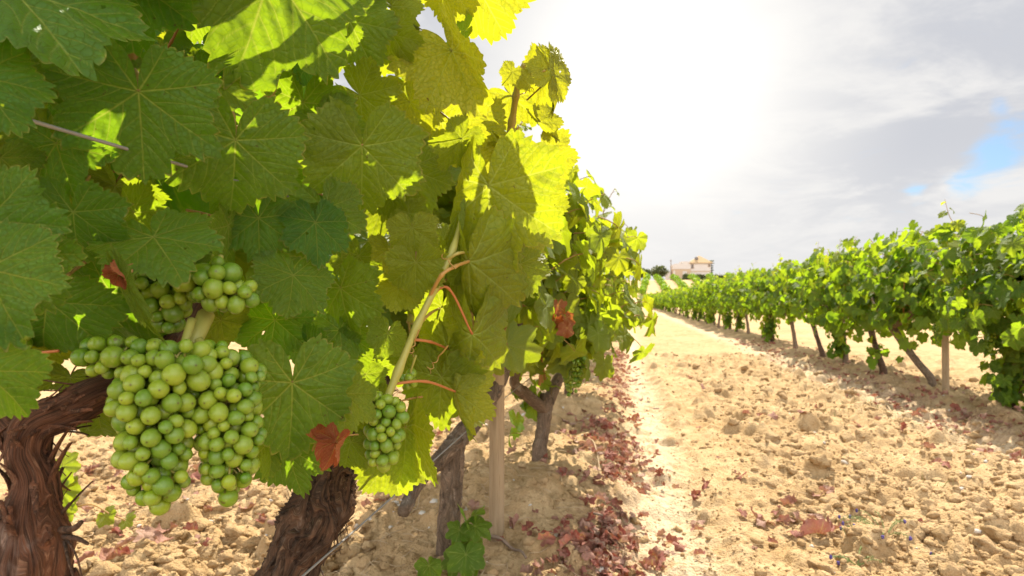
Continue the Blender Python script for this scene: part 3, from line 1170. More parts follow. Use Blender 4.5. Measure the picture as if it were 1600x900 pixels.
GRP_L = 'old grapevines along the left row'
vineA = empty('grapevine', (P(45, 900, 0.48).x, P(45, 900, 0.48).y, 0.04),
              'gnarled reddish-brown vine carrying the large hanging clusters of green grapes', 'grapevine', GRP_L)
vineB = empty('grapevine', (P(455, 900, 0.84).x, P(455, 900, 0.84).y, 0.04),
              'dark leaning vine trunk with a curled red leaf and one small grape bunch beside it', 'grapevine', GRP_L)
pc = ground_at(698, 886)
vineC = empty('grapevine', (pc.x, pc.y, pc.z), 'thin upright vine trunk beside the round wooden stake, green sucker leaves at its foot', 'grapevine', GRP_L)


def rel(parent):
    return np.array(parent.location)


# ---- vine A trunk
mb = MB()
gA = gz(vineA.location.x, vineA.location.y)
lA = rel(vineA)
bA = vineA.location
ptsA = [(bA.x - 0.03, bA.y - 0.02, gA - 0.03, 0.040), (bA.x - 0.025, bA.y - 0.01, gA + 0.18, 0.040), pt4(38, 1010, 0.475, 0.034),
        pt4(40, 905, 0.475, 0.029), pt4(46, 850, 0.475, 0.0275), pt4(50, 800, 0.475, 0.0200), pt4(56, 750, 0.475, 0.0145),
        pt4(44, 705, 0.475, 0.0145), pt4(58, 664, 0.478, 0.0150), pt4(98, 645, 0.485, 0.0140), pt4(140, 622, 0.495, 0.0140),
        pt4(185, 603, 0.515, 0.0130), pt4(240, 570, 0.56, 0.014), pt4(290, 520, 0.60, 0.013), pt4(310, 470, 0.63, 0.010)]
pathA, radA = bark_tube(mb, ptsA, 330, 72, 0.13, 5.0, 3, 4.2, knots=((0.40, 4.2, 0.02, 0.35), (0.36, 1.0, 0.018, 0.4), (0.47, 3.0, 0.012, 0.3)))
# left arm stub rising behind the leaves
bark_tube(mb, [pt4(40, 690, 0.48, 0.016), pt4(10, 655, 0.50, 0.014), pt4(-50, 600, 0.54, 0.012), pt4(-110, 520, 0.58, 0.009)], 90, 40, 0.12, 4, 9)


def strips(mb, path, rad, r, n, lo, hi, L=(0.02, 0.07)):
    """Peeling bark ribbons rooted in the trunk."""
    t, N, B = frames(path)
    for _ in range(n):
        k = r.integers(int(len(path) * lo), int(len(path) * hi))
        a = r.uniform(0, 2 * math.pi)
        o = math.cos(a) * N[k] + math.sin(a) * B[k]
        p = path[k] + o * rad[k] * 0.88
        ln = r.uniform(*L)
        d = t[k] * r.choice([-1, 1]) * r.uniform(.6, 1) + o * (r.uniform(0.0, 0.16) if r.random() < .8 else r.uniform(.2, .6)) + r.normal(0, .10, 3)
        s = np.linspace(0, 1, 6)
        pts = p + np.outer(s, d) * ln + np.outer(s ** 2, o * .6 + r.normal(0, .35, 3)) * ln * 0.30
        w = np.cross(d, o)
        w /= np.linalg.norm(w) + 1e-9
        wd = r.uniform(0.0010, 0.0052) * (1 - s * 0.6)
        V = np.concatenate([pts - w * wd[:, None], pts + w * wd[:, None], pts - w * wd[:, None] - o * 0.0006, pts + w * wd[:, None] - o * 0.0006])
        q = []
        for i in range(5):
            q += [(i, i + 1, 7 + i, 6 + i), (12 + i, 18 + i, 19 + i, 13 + i), (i, 12 + i, 13 + i, i + 1), (6 + i, 7 + i, 19 + i, 18 + i)]
        mb.add(V, q, fib=V * 6)


strips(mb, pathA, radA, np.random.default_rng(3), 130, 0.28, 0.80, (0.010, 0.030))
mb.V = [v - lA for v in mb.V]
mb.build('trunk', M['bark_red'], vineA)
mb = MB()
for (a, b, c, w) in (((100, 838), (122, 842), (138, 850), .0022), ((96, 828), (115, 826), (128, 815), .003), ((100, 845), (108, 880), (116, 905), .0012),
                     ((104, 842), (120, 870), (130, 910), .0010), ((98, 800), (106, 790), (108, 786), .0014)):
    pts = np.array([P(*a, 0.465), P(*b, 0.455), P(*c, 0.452)])
    V, Q, T = tube(smooth_path(pts, 8), np.linspace(w, w * .5, 8), 6)
    mb.add(V - lA, Q, T, fib=V * 5)
mb.build('dead_spur', M['bark_dark'], vineA)

# ---- vine B trunk
mb = MB()
lB = rel(vineB)
gB = gz(*vineB.location[:2])
ptsB = [(vineB.location.x - 0.14, vineB.location.y - 0.10, gB - 0.03, 0.042), (vineB.location.x - 0.10, vineB.location.y - 0.07, gB + 0.15, 0.042),
        pt4(442, 920, 0.82, 0.034), pt4(468, 868, 0.83, 0.0325), pt4(494, 815, 0.845, 0.038), pt4(508, 768, 0.855, 0.034), pt4(519, 735, 0.865, 0.0325),
        pt4(534, 700, 0.875, 0.034), pt4(560, 655, 0.90, 0.028), pt4(590, 600, 0.93, 0.022), pt4(620, 545, 0.97, 0.016)]
pathB, radB = bark_tube(mb, ptsB, 300, 84, 0.24, -4.0, 31, 6.0, knots=((0.45, 1.0, 0.03, 0.3), (0.62, 4.0, 0.025, 0.35), (0.5, 5.3, 0.02, 0.3)))
bark_tube(mb, [pt4(530, 715, 0.87, 0.022), pt4(500, 670, 0.90, 0.020), pt4(450, 610, 0.93, 0.016), pt4(390, 560, 0.95, 0.012)], 90, 40, 0.14, 4, 17)
strips(mb, pathB, radB, np.random.default_rng(4), 420, 0.2, 0.88, (0.010, 0.040))
mb.V = [v - lB for v in mb.V]
mb.build('trunk', M['bark_dark'], vineB)

# ---- vine C trunk with its cordon arms and suckers
mb = MB()
lC = rel(vineC)
ptsC = [(pc.x, pc.y, pc.z - 0.05, 0.034), pt4(699, 880, 1.66, 0.031), pt4(700, 830, 1.66, 0.029), pt4(704, 780, 1.67, 0.028), pt4(706, 745, 1.67, 0.028),
        pt4(708, 712, 1.68, 0.030), pt4(712, 692, 1.69, 0.026)]
pathC, radC = bark_tube(mb, ptsC, 170, 48, 0.13, 1.5, 41, 4.5)
bark_tube(mb, [pt4(630, 800, 1.30, 0.012), pt4(655, 752, 1.42, 0.016), pt4(684, 722, 1.58, 0.020), pt4(712, 692, 1.68, 0.024), pt4(742, 655, 1.74, 0.024),
               pt4(764, 620, 1.80, 0.026), pt4(780, 585, 1.86, 0.028), pt4(795, 545, 1.9, 0.022), pt4(812, 500, 1.95, 0.016)], 190, 44, 0.15, 3, 43)
strips(mb, pathC, radC, np.random.default_rng(6), 60, 0.1, 0.95, (0.015, 0.04))
mb.V = [v - lC for v in mb.V]
mb.build('trunk', M['bark_grey'], vineC)


def dsurf(px):
    return 0.40 + (px - 50) * 0.00056


# Jx, Jy, Tx, Ty, depth offset, roll, mesh, width, age, tip depth offset
LEAVES = [
    # upper left, in the shade
    (18, -20, 128, 112, -0.01, -12, 'flat2', 1.05, 0.0, 0.00),
    (-40, 120, 30, 205, 0.00, 10, 1, 1.0, 0.0, 0.0),
    (196, -42, 203, 84, 0.02, 8, 2, 1.08, 0.0, 0.03),
    (424, -52, 374, 143, -0.02, -8, 'foldR', 1.12, 0.12, 0.03),
    (216, 143, 224, 287, -0.02, 4, 'flat', 1.04, 0.0, 0.0),
    (368, 219, 360, 345, -0.02, 10, 3, 1.05, 0.10, 0.02),
    (474, 160, 466, 250, 0.05, 15, 4, 1.1, 0.1, 0.02),
    (566, 228, 566, 343, -0.02, -6, 5, 1.0, 0.15, 0.01),
    (562, 148, 622, 195, 0.03, 25, 'foldR', 1.0, 0.35, 0.03),
    (546, 32, 590, 104, 0.03, -14, 6, 1.05, 0.15, 0.02),
    (612, 10, 655, 52, 0.02, 40, 'drape', 1.0, 0.3, 0.02),
    (706, 80, 762, 172, -0.02, -10, 'foldL', 1.05, 0.60, 0.0),
    (745, -22, 790, 66, 0.03, 12, 7, 1.0, 0.65, 0.02),
    (700, -30, 690, 40, 0.05, 12, 8, 1.0, 0.5, 0.02),
    (764, 290, 770, 436, -0.04, 3, 'foldR', 1.02, 0.35, 0.01),
    (650, 410, 652, 468, -0.03, -8, 9, 0.95, 0.25, 0.0),
    (640, 160, 668, 222, 0.06, -10, 1, 1.0, 0.55, 0.02),
    (733, 408, 738, 540, -0.04, 38, 'drape', 1.0, 0.3, 0.02),
    (758, 420, 768, 520, 0.0, -35, 'drape', 1.0, 0.35, 0.02),
    (795, 405, 812, 470, 0.04, 10, 2, 1.0, 0.75, 0.01),
    (404, 341, 408, 413, 0.02, 6, 4, 1.05, 0.05, 0.01),
    (240, 370, 276, 435, -0.02, -6, 'flat3', 1.12, 0.0, 0.0),
    (115, 331, 128, 418, 0.03, 8, 6, 1.0, 0.0, 0.01),
    (458, 430, 448, 495, 0.0, 8, 7, 1.05, 0.05, 0.0),
    (508, 326, 531, 400, 0.0, -16, 8, 0.95, 0.10, 0.02),
    (-20, 345, 108, 348, -0.01, -18, 9, 1.0, 0.0, 0.0),
    (20, 395, 85, 485, 0.0, 30, 'foldR', 1.0, 0.0, 0.02),
    (-22, 420, 22, 530, -0.01, 14, 3, 1.0, 0.0, 0.0),
    (-28, 580, 58, 648, -0.03, -10, 5, 0.92, 0.0, 0.0),
    (172, 456, 160, 545, 0.08, 5, 1, 1.15, 0.0, 0.02),
    (75, 470, 60, 560, 0.09, 5, 2, 1.1, 0.0, 0.02),
    (88, 224, 112, 306, 0.05, 10, 0, 1.1, 0.0, 0.01),
    (55, 200, 30, 240, 0.10, -10, 7, 1.1, 0.35, 0.01),
    (57, 128, 75, 175, 0.10, 10, 4, 1.1, 0.3, 0.01),
    (457, 598, 458, 722, -0.02, 2, 'flat4', 0.98, 0.0, 0.01),
    (532, 450, 548, 530, 0.04, 10, 0, 1.0, 0.05, 0.01),
    (606, 520, 596, 563, 0.02, -6, 3, 1.0, 0.1, 0.0),
    (526, 537, 533, 580, 0.05, 6, 4, 1.0, 0.0, 0.0),
    (571, 585, 568, 622, 0.03, 5, 5, 1.1, 0.1, 0.0),
    (430, 500, 425, 568, 0.07, 8, 6, 1.05, 0.0, 0.01),
    (634, 668, 640, 764, 0.04, -30, 'foldL', 0.88, 0.15, 0.02),
    (690, 590, 688, 672, 0.03, 12, 9, 1.0, 0.05, 0.0),
    (712, 612, 722, 692, 0.0, 40, 'drape', 0.95, 0.5, 0.0),
    (738, 522, 728, 642, -0.02, -24, 'drape', 1.05, 0.3, 0.02),
    (700, 545, 690, 610, 0.04, 18, 2, 1.05, 0.3, 0.01),
    (450, 700, 468, 778, 0.03, 5, 8, 1.0, 0.0, 0.01),
    (420, 690, 428, 745, 0.05, -30, 3, 1.0, 0.25, 0.01),
    (585, 440, 598, 480, 0.06, 20, 1, 1.1, 0.55, 0.02),
    (612, 292, 620, 355, 0.05, 35, 6, 1.0, 0.2, 0.02),
    (640, 262, 668, 340, 0.07, -20, 0, 1.0, 0.15, 0.02),
    (345, 500, 355, 545, 0.09, -20, 4, 1.1, 0.45, 0.02),
    (395, 470, 385, 512, 0.10, 12, 5, 1.2, 0.4, 0.02),
    (150, 640, 160, 692, 0.08, 10, 7, 1.1, 0.25, 0.02),
    (110, 590, 105, 622, 0.11, 10, 2, 1.2, 0.4, 0.02),
    (66, 545, 90, 585, 0.12, 10, 9, 1.0, 0.5, 0.02),
    (283, 66, 296, 106, 0.14, 14, 8, 1.0, 0.85, 0.02),
    (330, 110, 352, 165, 0.06, 20, 4, 1.1, 0.1, 0.02),
    (335, 185, 318, 240, 0.05, -40, 'drape', 1.0, 0.2, 0.0),
    (180, 290, 165, 335, 0.10, 10, 2, 1.1, 0.4, 0.02),
    (505, 245, 498, 300, 0.08, 10, 7, 1.0, 0.15, 0.02),
    (600, 60, 640, 118, 0.09, 12, 9, 1.0, 0.4, 0.02),
    (690, 190, 712, 268, 0.08, 14, 5, 1.0, 0.6, 0.02),
    (735, 190, 752, 262, 0.12, -14, 3, 1.0, 0.7, 0.02),
    (790, 230, 842, 268, 0.10, -20, 'foldL', 1.0, 0.75, 0.02),
    (812, 275, 840, 330, 0.06, 8, 8, 1.0, 0.8, 0.02),
    (800, 150, 842, 190, 0.14, 12, 0, 1.0, 0.8, 0.02),
    (842, 190, 872, 225, 0.12, 20, 'drape', 1.0, 0.75, 0.02),
    (852, 240, 880, 290, 0.14, 12, 4, 1.0, 0.75, 0.02),
    (858, 108, 872, 184, 0.02, -30, 'drape', 1.05, 0.7, 0.02),
    (862, 118, 882, 72, 0.02, 20, 6, 0.9, 0.85, 0.0),
    (800, 112, 786, 132, 0.03, 10, 5, 0.9, 0.7, 0.0),
    (815, 120, 826, 140, 0.03, -10, 7, 0.8, 0.75, 0.0),
    (690, 480, 672, 540, 0.09, 12, 0, 1.0, 0.2, 0.02),
    (560, 400, 548, 452, 0.08, -8, 2, 1.1, 0.15, 0.02),
    (430, 280, 440, 330, 0.09, 6, 9, 1.1, 0.1, 0.02),
    (600, 640, 578, 690, 0.02, 20, 3, 0.9, 0.2, 0.02),
    (548, 690, 535, 735, 0.06, 12, 1, 1.0, 0.2, 0.02),
    (612, 715, 625, 785, 0.07, -10, 5, 1.0, 0.3, 0.02),
    (480, 500, 500, 560, 0.10, 10, 6, 1.1, 0.0, 0.02),
    (640, 560, 628, 610, 0.09, 10, 4, 1.1, 0.05, 0.02),
]
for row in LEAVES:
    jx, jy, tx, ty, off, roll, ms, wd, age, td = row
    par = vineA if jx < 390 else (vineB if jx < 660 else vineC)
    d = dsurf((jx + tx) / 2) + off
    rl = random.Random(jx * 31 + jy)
    aim_leaf(par, P(jx, jy, d), P(tx, ty, d + td + rl.uniform(-.025, .02)), roll + rl.uniform(-24, 24), ms, wd, min(1, age + rl.uniform(0, .12) + 0.34 * float(sstep(jx, 380, 680))))  # yellower to the right: golden sun glow painted into the leaf colour

# smaller leaves in between, at every tilt
_lr = np.random.default_rng(314)
_n = 0
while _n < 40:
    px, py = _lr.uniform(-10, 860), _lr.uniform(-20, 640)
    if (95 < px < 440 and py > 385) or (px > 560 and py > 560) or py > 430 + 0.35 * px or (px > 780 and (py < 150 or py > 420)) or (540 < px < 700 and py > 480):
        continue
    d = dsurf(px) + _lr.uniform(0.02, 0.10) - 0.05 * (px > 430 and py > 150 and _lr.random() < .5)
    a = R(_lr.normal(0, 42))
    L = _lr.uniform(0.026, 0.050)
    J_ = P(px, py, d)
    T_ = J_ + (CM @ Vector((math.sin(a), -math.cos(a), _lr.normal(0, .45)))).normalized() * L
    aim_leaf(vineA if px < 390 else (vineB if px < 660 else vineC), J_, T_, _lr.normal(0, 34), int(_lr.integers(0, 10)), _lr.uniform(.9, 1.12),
             float(np.clip(_lr.normal(.22 + .45 * (px > 560), .18), 0, 1)))  # right-hand leaves yellowed too, the same painted glow
    _n += 1

# unseen leaves added above the view to shade the near ones
for (px, py, k, roll, sz, ms) in ((60, 40, .13, 20, .078, 1), (-20, 70, .14, -10, .08, 2), (110, 70, .17, 0, .075, 3), (480, 20, .13, 10, .075, 4), (512, 95, .15, 30, .06, 5),
                                  (180, 20, .16, 10, .08, 7), (250, 60, .2, 10, .08, 8), (60, 160, .24, 10, .085, 9), (330, -40, .2, 0, .08, 1)):
    a = P(px, py, dsurf(px)) + _sv * k
    t = a + Vector((0.02 * math.sin(px), -0.75, -0.55)).normalized() * sz
    aim_leaf(vineA if px < 390 else vineB, a - (t - a) * 0.4, t - (t - a) * 0.4, roll, 'bare' if ms % 2 else 'bare2', 1.05, 0.1, face=Vector((0.1, -0.2, 1)))

# the withered leaves: a red-orange one on vine B, a curled rusty one over the grapes of vine A
for (par, jx, jy, tx, ty, d, roll, wd, lab) in (
        (vineB, 526, 690, 510, 735, 0.60, 25, 1.05, 'curled orange-red dying leaf'),
        (vineB, 500, 688, 535, 702, 0.605, -50, 0.9, 'curled orange-red dying leaf'),
        (vineA, 186, 425, 206, 452, 0.452, 40, 0.8, 'rusty withered leaf tip')):
    o = aim_leaf(par, P(jx, jy, d), P(tx, ty, d), roll, 'dry', wd, 0.0)
    o['label'] = lab
    o['leaf_age_glow'] = 0.3
o = aim_leaf(vineA, P(196, 440, 0.452), P(246, 538, 0.452), 25, 3, 0.15, 0.35)
o['label'] = 'withered grey-green leaf hanging edge-on over the big bunch'


def near_fill(parent, n, seed, c, half, zlo, zhi, keep):
    r = np.random.default_rng(seed)
    mb = MB()
    J, Yd, Nd, sz, age = canopy_leaves(r, n, c, half, zlo, zhi, 0.2, 0.35, seed)
    ok = np.array([keep(Vector(p)) for p in J])
    add_leaves(mb, MID, J[ok] - rel(parent), Yd[ok], Nd[ok], sz[ok], age[ok], r)
    return mb


CMI = CM.transposed()


def to_px(p):
    v = CMI @ (Vector(p) - Vector((0, 0, CAM_Z)))
    if v.z > -0.02:
        return (-9999, -9999, -v.z)
    return (800 + FPX * v.x / -v.z, 450 - FPX * v.y / -v.z, -v.z)


def keep_near(p):
    px, py, d = to_px(p)
    if d < 0.05:
        return p.length > 0.55 and p.x < -0.25
    if d < dsurf(min(max(px, -200), 900)) + 0.11 and py > -120:
        return False
    if py > 615 - 60 * (px > 420):            # open view to the ground under the canopy
        return False
    if 60 < px < 440 and py > 520:
        return False
    if px > 380 and p.z > 0.98 and vnoise(np.array([[p.x * 9, p.y * 9, p.z * 9]]), 3)[0] < 0.45:
        return False
    return True


mbA = near_fill(vineA, 250, 71, (-0.66, 0.42), (0.32, 0.45), 0.60, 1.45, keep_near)
r = np.random.default_rng(72)
mbA.build('foliage', M['leaf'], vineA)
mbB = near_fill(vineB, 360, 73, (-0.60, 1.02), (0.32, 0.48), 0.60, 1.48, keep_near)
mbB.build('foliage', M['leaf'], vineB)


def canes(parent, specs, mat, name='cane'):
    for (pts, r0, r1, red) in specs:
        mb = MB()
        pp = smooth_path(np.array([tuple(P(*q)) for q in pts]) - rel(parent), 8 * len(pts))
        s = np.linspace(0, 1, len(pp))
        rad = r0 + (r1 - r0) * s
        for k in range(1, len(pts) - 1):   # swollen nodes
            rad = rad * (1 + 0.35 * np.exp(-((s - k / (len(pts) - 1)) / 0.035) ** 2))
        V, Q, T = tube(pp, rad, 12)
        mb.add(V, Q, T, red=red)
        mb.build(name, mat, parent)


canes(vineB, [
    (((598, 640, .69), (622, 580, .70), (652, 508, .71), (684, 442, .72), (708, 388, .74), (722, 340, .77)), .0043, .0032, 0.0),
    (((640, 505, .86), (655, 440, .88), (662, 380, .90)), .005, .004, 0.1),
    (((672, 462, .715), (690, 430, .70), (712, 416, .71), (733, 408, .745)), .0022, .0018, 0.6),
    (((700, 405, .73), (715, 396, .73), (730, 394, .75)), .002, .0016, 0.2),
    (((650, 512, .71), (672, 490, .74), (690, 480, .87)), .0018, .0014, 0.5),
    (((641, 530, .708), (672, 534, .73), (700, 545, .80)), .0018, .0014, 0.95),
    (((612, 600, .70), (665, 596, .73), (712, 612, .774)), .0018, .0014, 0.95),
    (((668, 470, .714), (700, 450, .74), (738, 522, .762)), .0016, .0014, 1.0),
], M['cane'])
canes(vineC, [
    (((790, 240, .98), (800, 190, .95), (806, 150, .92), (812, 118, .90), (819, 100, .89)), .0055, .0035, 0.25),
    (((812, 128, .90), (832, 118, .88), (852, 110, .87)), .0016, .0012, 0.4),
    (((812, 260, 1.0), (790, 215, .96), (775, 190, .95)), .004, .003, 0.4),
], M['cane'])
canes(vineA, [
    (((208, 75, .56), (207, 180, .57), (205, 260, .58), (207, 330, .59), (200, 420, .60), (210, 520, .60)), .0045, .006, 0.6),
    (((252, 90, .60), (268, 65, .60), (278, 45, .60)), .0014, .0012, 1.0),
    (((0, 235, .55), (20, 220, .54), (52, 201, .52)), .0014, .0012, 0.8),
    (((0, 340, .52), (2, 250, .53), (0, 180, .54)), .004, .004, 0.8),
    (((412, 260, .66), (415, 180, .66), (428, 130, .66)), .004, .004, 0.3),
    (((40, 556, .50), (65, 551, .50), (92, 548, .50)), .0013, .0012, 1.0),
], M['cane'])
canes(vineB, [
    (((480, 420, .85), (490, 330, .84), (495, 262, .84), (500, 180, .85)), .0045, .004, 0.5),
    (((610, 100, .82), (660, 88, .80), (700, 80, .79)), .003, .0022, 0.55),
    (((430, 150, .74), (440, 120, .73), (470, 100, .72)), .003, .0022, 0.5),
], M['cane'])


def tendril(parent, a, b, d, turns, seed):
    r_ = np.random.default_rng(seed)
    A_, B_ = np.array(P(*a, d)), np.array(P(*b, d + .01))
    s_ = np.linspace(0, 1, 60)
    ax = B_ - A_
    u = np.cross(ax, [0.2, 0.9, 0.3])
    u /= np.linalg.norm(u)
    w = np.cross(ax, u)
    w /= np.linalg.norm(w)
    rad = 0.0045 * s_ ** 2
    pts = A_ + np.outer(s_, ax) + np.outer(rad * np.cos(s_ ** 2 * turns * 6.28), u) + np.outer(rad * np.sin(s_ ** 2 * turns * 6.28), w)
    mb_ = MB()
    V, Q, T = tube(pts - rel(parent), np.linspace(.0009, .0004, 60), 6)
    mb_.add(V, Q, T, red=0.55)
    mb_.build('tendril', M['cane'], parent)


tendril(vineA, (172, 236), (160, 216), .50, 2.5, 1)
tendril(vineB, (712, 420), (688, 395), .70, 2, 2)
tendril(vineB, (655, 515), (640, 555), .70, 3, 3)
tendril(vineB, (700, 540), (668, 580), .735, 3, 4)
tendril(vineC, (808, 150), (835, 138), .90, 3, 5)

# ---- hero grape bunches
def hero_bunch(parent, r, blobs_px, rad, stems, cap, axis_px=None, ry=1.08):
    """Bunch part: stalk mesh with every berry a child, capped at the nearest ones; returns the berries left over."""
    blobs = []
    for (px, py, d, rp) in blobs_px:
        p = P(px, py, d)
        blobs.append((p.x, p.y, p.z, rp * d / FPX))
    pos, rr = pack_berries(r, blobs, rad, 14000, 0.81)
    mb = MB()
    for pts, r0, r1 in stems:
        pp = smooth_path(np.array([tuple(P(*q)) for q in pts]) - rel(parent), 20)
        V, Q, T = tube(pp, np.linspace(r0, r1, 20), 10)
        mb.add(V, Q, T, red=0.0)
    ctr = np.array([np.mean([b[k] for b in blobs]) for k in range(3)])
    B = np.array(blobs)
    near = np.linalg.norm(pos - np.array([0, 0, CAM_Z]), axis=1)
    order = np.argsort(near)
    dirs = []
    for p, q in zip(pos, rr):
        k = np.argmin(np.linalg.norm(B[:, :3] - p, axis=1) / B[:, 3])
        o = p - B[k, :3]
        o = o / (np.linalg.norm(o) + 1e-9) + np.array([0, 0, -0.35]) + r.normal(0, .25, 3)
        dirs.append(o / np.linalg.norm(o))
        s = np.linspace(0, 1, 4)
        pp = p - np.outer(s, dirs[-1]) * (q * 1.9) + np.outer(s ** 2, B[k, :3] - p) * 0.15
        V, Q, T = tube(pp - rel(parent), np.full(4, 0.0009), 5)
        mb.add(V, Q, T, red=0.1)
    bo = mb.build('grape_bunch', M['cane'], parent)
    rest = []
    for n_, k in enumerate(order):
        if n_ < cap:
            g = bpy.data.objects.new('grape', GRAPE)
            COL.objects.link(g)
            g.parent = bo
            g.location = Vector(pos[k]) - Vector(parent.location)
            g.rotation_mode = 'QUATERNION'
            g.rotation_quaternion = quat_from_z(dirs[k])
            s = rr[k]
            g.scale = (s * r.uniform(.94, 1.03), s * r.uniform(.94, 1.03), s * ry * r.uniform(0.95, 1.10))
        else:
            rest.append((pos[k], rr[k]))
    return bo, rest


r = np.random.default_rng(81)
rest = []
# big bunch: left lobe with shoulder
b1, x = hero_bunch(vineA, r, [(150, 556, .475, 34), (188, 560, .475, 40), (232, 572, .475, 46), (285, 575, .475, 50), (240, 625, .472, 66), (245, 665, .472, 62),
                              (240, 705, .472, 58), (246, 742, .472, 50), (250, 776, .472, 30)], 0.0068,
                   [(((300, 500, .52), (285, 545, .50), (262, 600, .485), (250, 700, .48), (250, 770, .475)), .0035, .0018)], 58)
rest += x
b2, x = hero_bunch(vineA, r, [(330, 575, .50, 46), (378, 585, .51, 38), (350, 630, .50, 58), (360, 680, .50, 54), (358, 725, .50, 46), (358, 765, .50, 27)], 0.0063,
                   [(((322, 492, .545), (312, 515, .53), (300, 540, .52)), .0072, .0060), (((310, 530, .52), (345, 600, .51), (358, 700, .50), (360, 760, .50)), .0035, .0016)], 42)
rest += x
b3, x = hero_bunch(vineA, r, [(305, 440, .53, 34), (340, 445, .53, 44), (375, 462, .53, 30)], 0.0078,
                   [(((345, 400, .56), (340, 430, .55), (335, 470, .54)), .0025, .0015)], 22)
rest += x
b4, x = hero_bunch(vineA, r, [(232, 452, .545, 36), (262, 470, .545, 40), (288, 452, .545, 34), (262, 505, .545, 26)], 0.0074,
                   [(((245, 420, .58), (250, 460, .57), (262, 500, .56)), .0022, .0012)], 12)
rest += x
mb = MB()
for p, q in rest:
    V, Q, T = SPH_LO if q < 0.0 else uv_sphere(18, 12)
    mb.add(V * q + p - lA, Q, T, rnd=float(r.random()))
tag(mb.build('grapes', M['grape'], vineA), kind='stuff')

r = np.random.default_rng(82)
hero_bunch(vineB, r, [(592, 640, .69, 30), (612, 648, .69, 28), (600, 680, .69, 33), (598, 710, .69, 27), (595, 725, .69, 17)], 0.0074,
           [(((606, 618, .70), (602, 640, .69), (598, 690, .69), (596, 725, .69)), .003, .0014)], 60)
hero_bunch(vineB, r, [(640, 592, .74, 17)], 0.0070, [(((650, 555, .73), (642, 580, .735), (640, 595, .74)), .0014, .001)], 8)
hero_bunch(vineB, r, [(487, 745, .86, 22), (482, 770, .86, 15)], 0.0085, [(((495, 700, .87), (488, 740, .86), (482, 775, .86)), .002, .001)], 20)
r = np.random.default_rng(83)
b5, x = hero_bunch(vineA, r, [(35, 520, .52, 34), (45, 555, .52, 22)], 0.0085, [(((40, 480, .53), (40, 520, .52), (46, 560, .52)), .002, .001)], 0)
V_, Q_, T_ = uv_sphere(18, 12)
mb = MB()
for p, q in x:
    mb.add(V_ * q + p - lA, Q_, T_, rnd=float(r.random()))
if mb.n:
    mb.build('berries', M['grape'], b5)

# ---- vine C foliage
r = np.random.default_rng(91)
lm, cm = MB(), MB()


def keep_c(p):
    px, py, d = to_px(p)
    if py > 575 - (px - 740) * 0.05 and px < 860:
        return False
    if px < 800 and d < 1.05:
        return False
    if px < 700 and py > 560:
        return False
    return True


for (c, half, n) in (((-0.42, 1.62), (0.30, 0.45), 360), ((-0.36, 2.2), (0.33, 0.40), 300)):
    J, Yd, Nd, sz, age = canopy_leaves(r, n, c, half, 0.50, 1.20, 0.2, 0.5, 5)
    ok = np.array([keep_c(Vector(p)) for p in J])
    add_leaves(lm, MID, J[ok], Yd[ok], Nd[ok], sz[ok], np.clip(age[ok] + 0.5, 0, 1), r)  # extra yellow paints the golden glow into this foliage
for (b, d, L, n) in (((-0.28, 1.5, 1.05), (0.35, -0.05, 0.8), 0.22, 6), ((-0.42, 1.9, 1.1), (0.2, 0.1, 1), 0.24, 7), ((-0.2, 2.2, 1.0), (0.6, 0, 0.6), 0.2, 6)):
    add_shoot(lm, lm, r, b, d, L, n, MID, 0.06)
lm.V = [v - lC for v in lm.V]
lm.build('foliage', M['row_leaf'], vineC)
# a few withered brown leaves among the green ones
for k, (px, py, d) in enumerate(((872, 478, 1.84), (884, 498, 1.86), (866, 500, 1.88), (886, 512, 1.84))):
    mb = MB()
    q = P(px, py, d)
    add_leaves(mb, [DRY[k]], [tuple(q - Vector(lC))], [(0.3 * math.sin(k * 2), 0.1, -1)], [(0.5, -0.8, 0.3 * math.cos(k))], np.array([0.036]), [0.6], r)
    mb.build('dead_leaf', M['dying'], vineC)
# suckers at the foot of vine C
lm, cm = MB(), MB()
J, Yd, Nd, sz = [], [], [], []
for (jx, jy, tx, ty, d) in ((718, 828, 712, 848, 1.55), (742, 822, 760, 834, 1.54), (728, 815, 724, 800, 1.57), (740, 806, 752, 800, 1.58), (712, 872, 706, 896, 1.52),
                            (728, 866, 730, 896, 1.5), (738, 874, 742, 892, 1.52), (722, 858, 712, 852, 1.54), (670, 884, 676, 905, 1.45), (735, 845, 745, 856, 1.55)):
    a, b = P(jx, jy, d), P(tx, ty, d - 0.02)
    J.append(tuple(a))
    Yd.append(tuple(b - a))
    sz.append(max(0.032, (b - a).length * 1.3))
    Nd.append(tuple((Vector((0, 0, CAM_Z)) - a).normalized() + Vector((0.1, 0.2, 0.9)) + Vector(r.normal(0, .25, 3))))
add_leaves(lm, MID, np.array(J) - lC, Yd, Nd, np.array(sz), np.full(len(J), 0.15), r)
so = lm.build('sucker_leaves', M['leaf'], vineC)
cm = MB()
for q in (((708, 905, 1.58), (722, 870, 1.56), (728, 830, 1.58), (735, 800, 1.6)), ((706, 900, 1.58), (690, 895, 1.52), (672, 888, 1.46))):
    pp = smooth_path(np.array([tuple(P(*k)) for k in q]) - lC, 12)
    V, Q, T = tube(pp, np.linspace(.0025, .0012, 12), 6)
    cm.add(V, Q, T, red=0.3)
cm.build('sucker_stem', M['cane'], vineC)


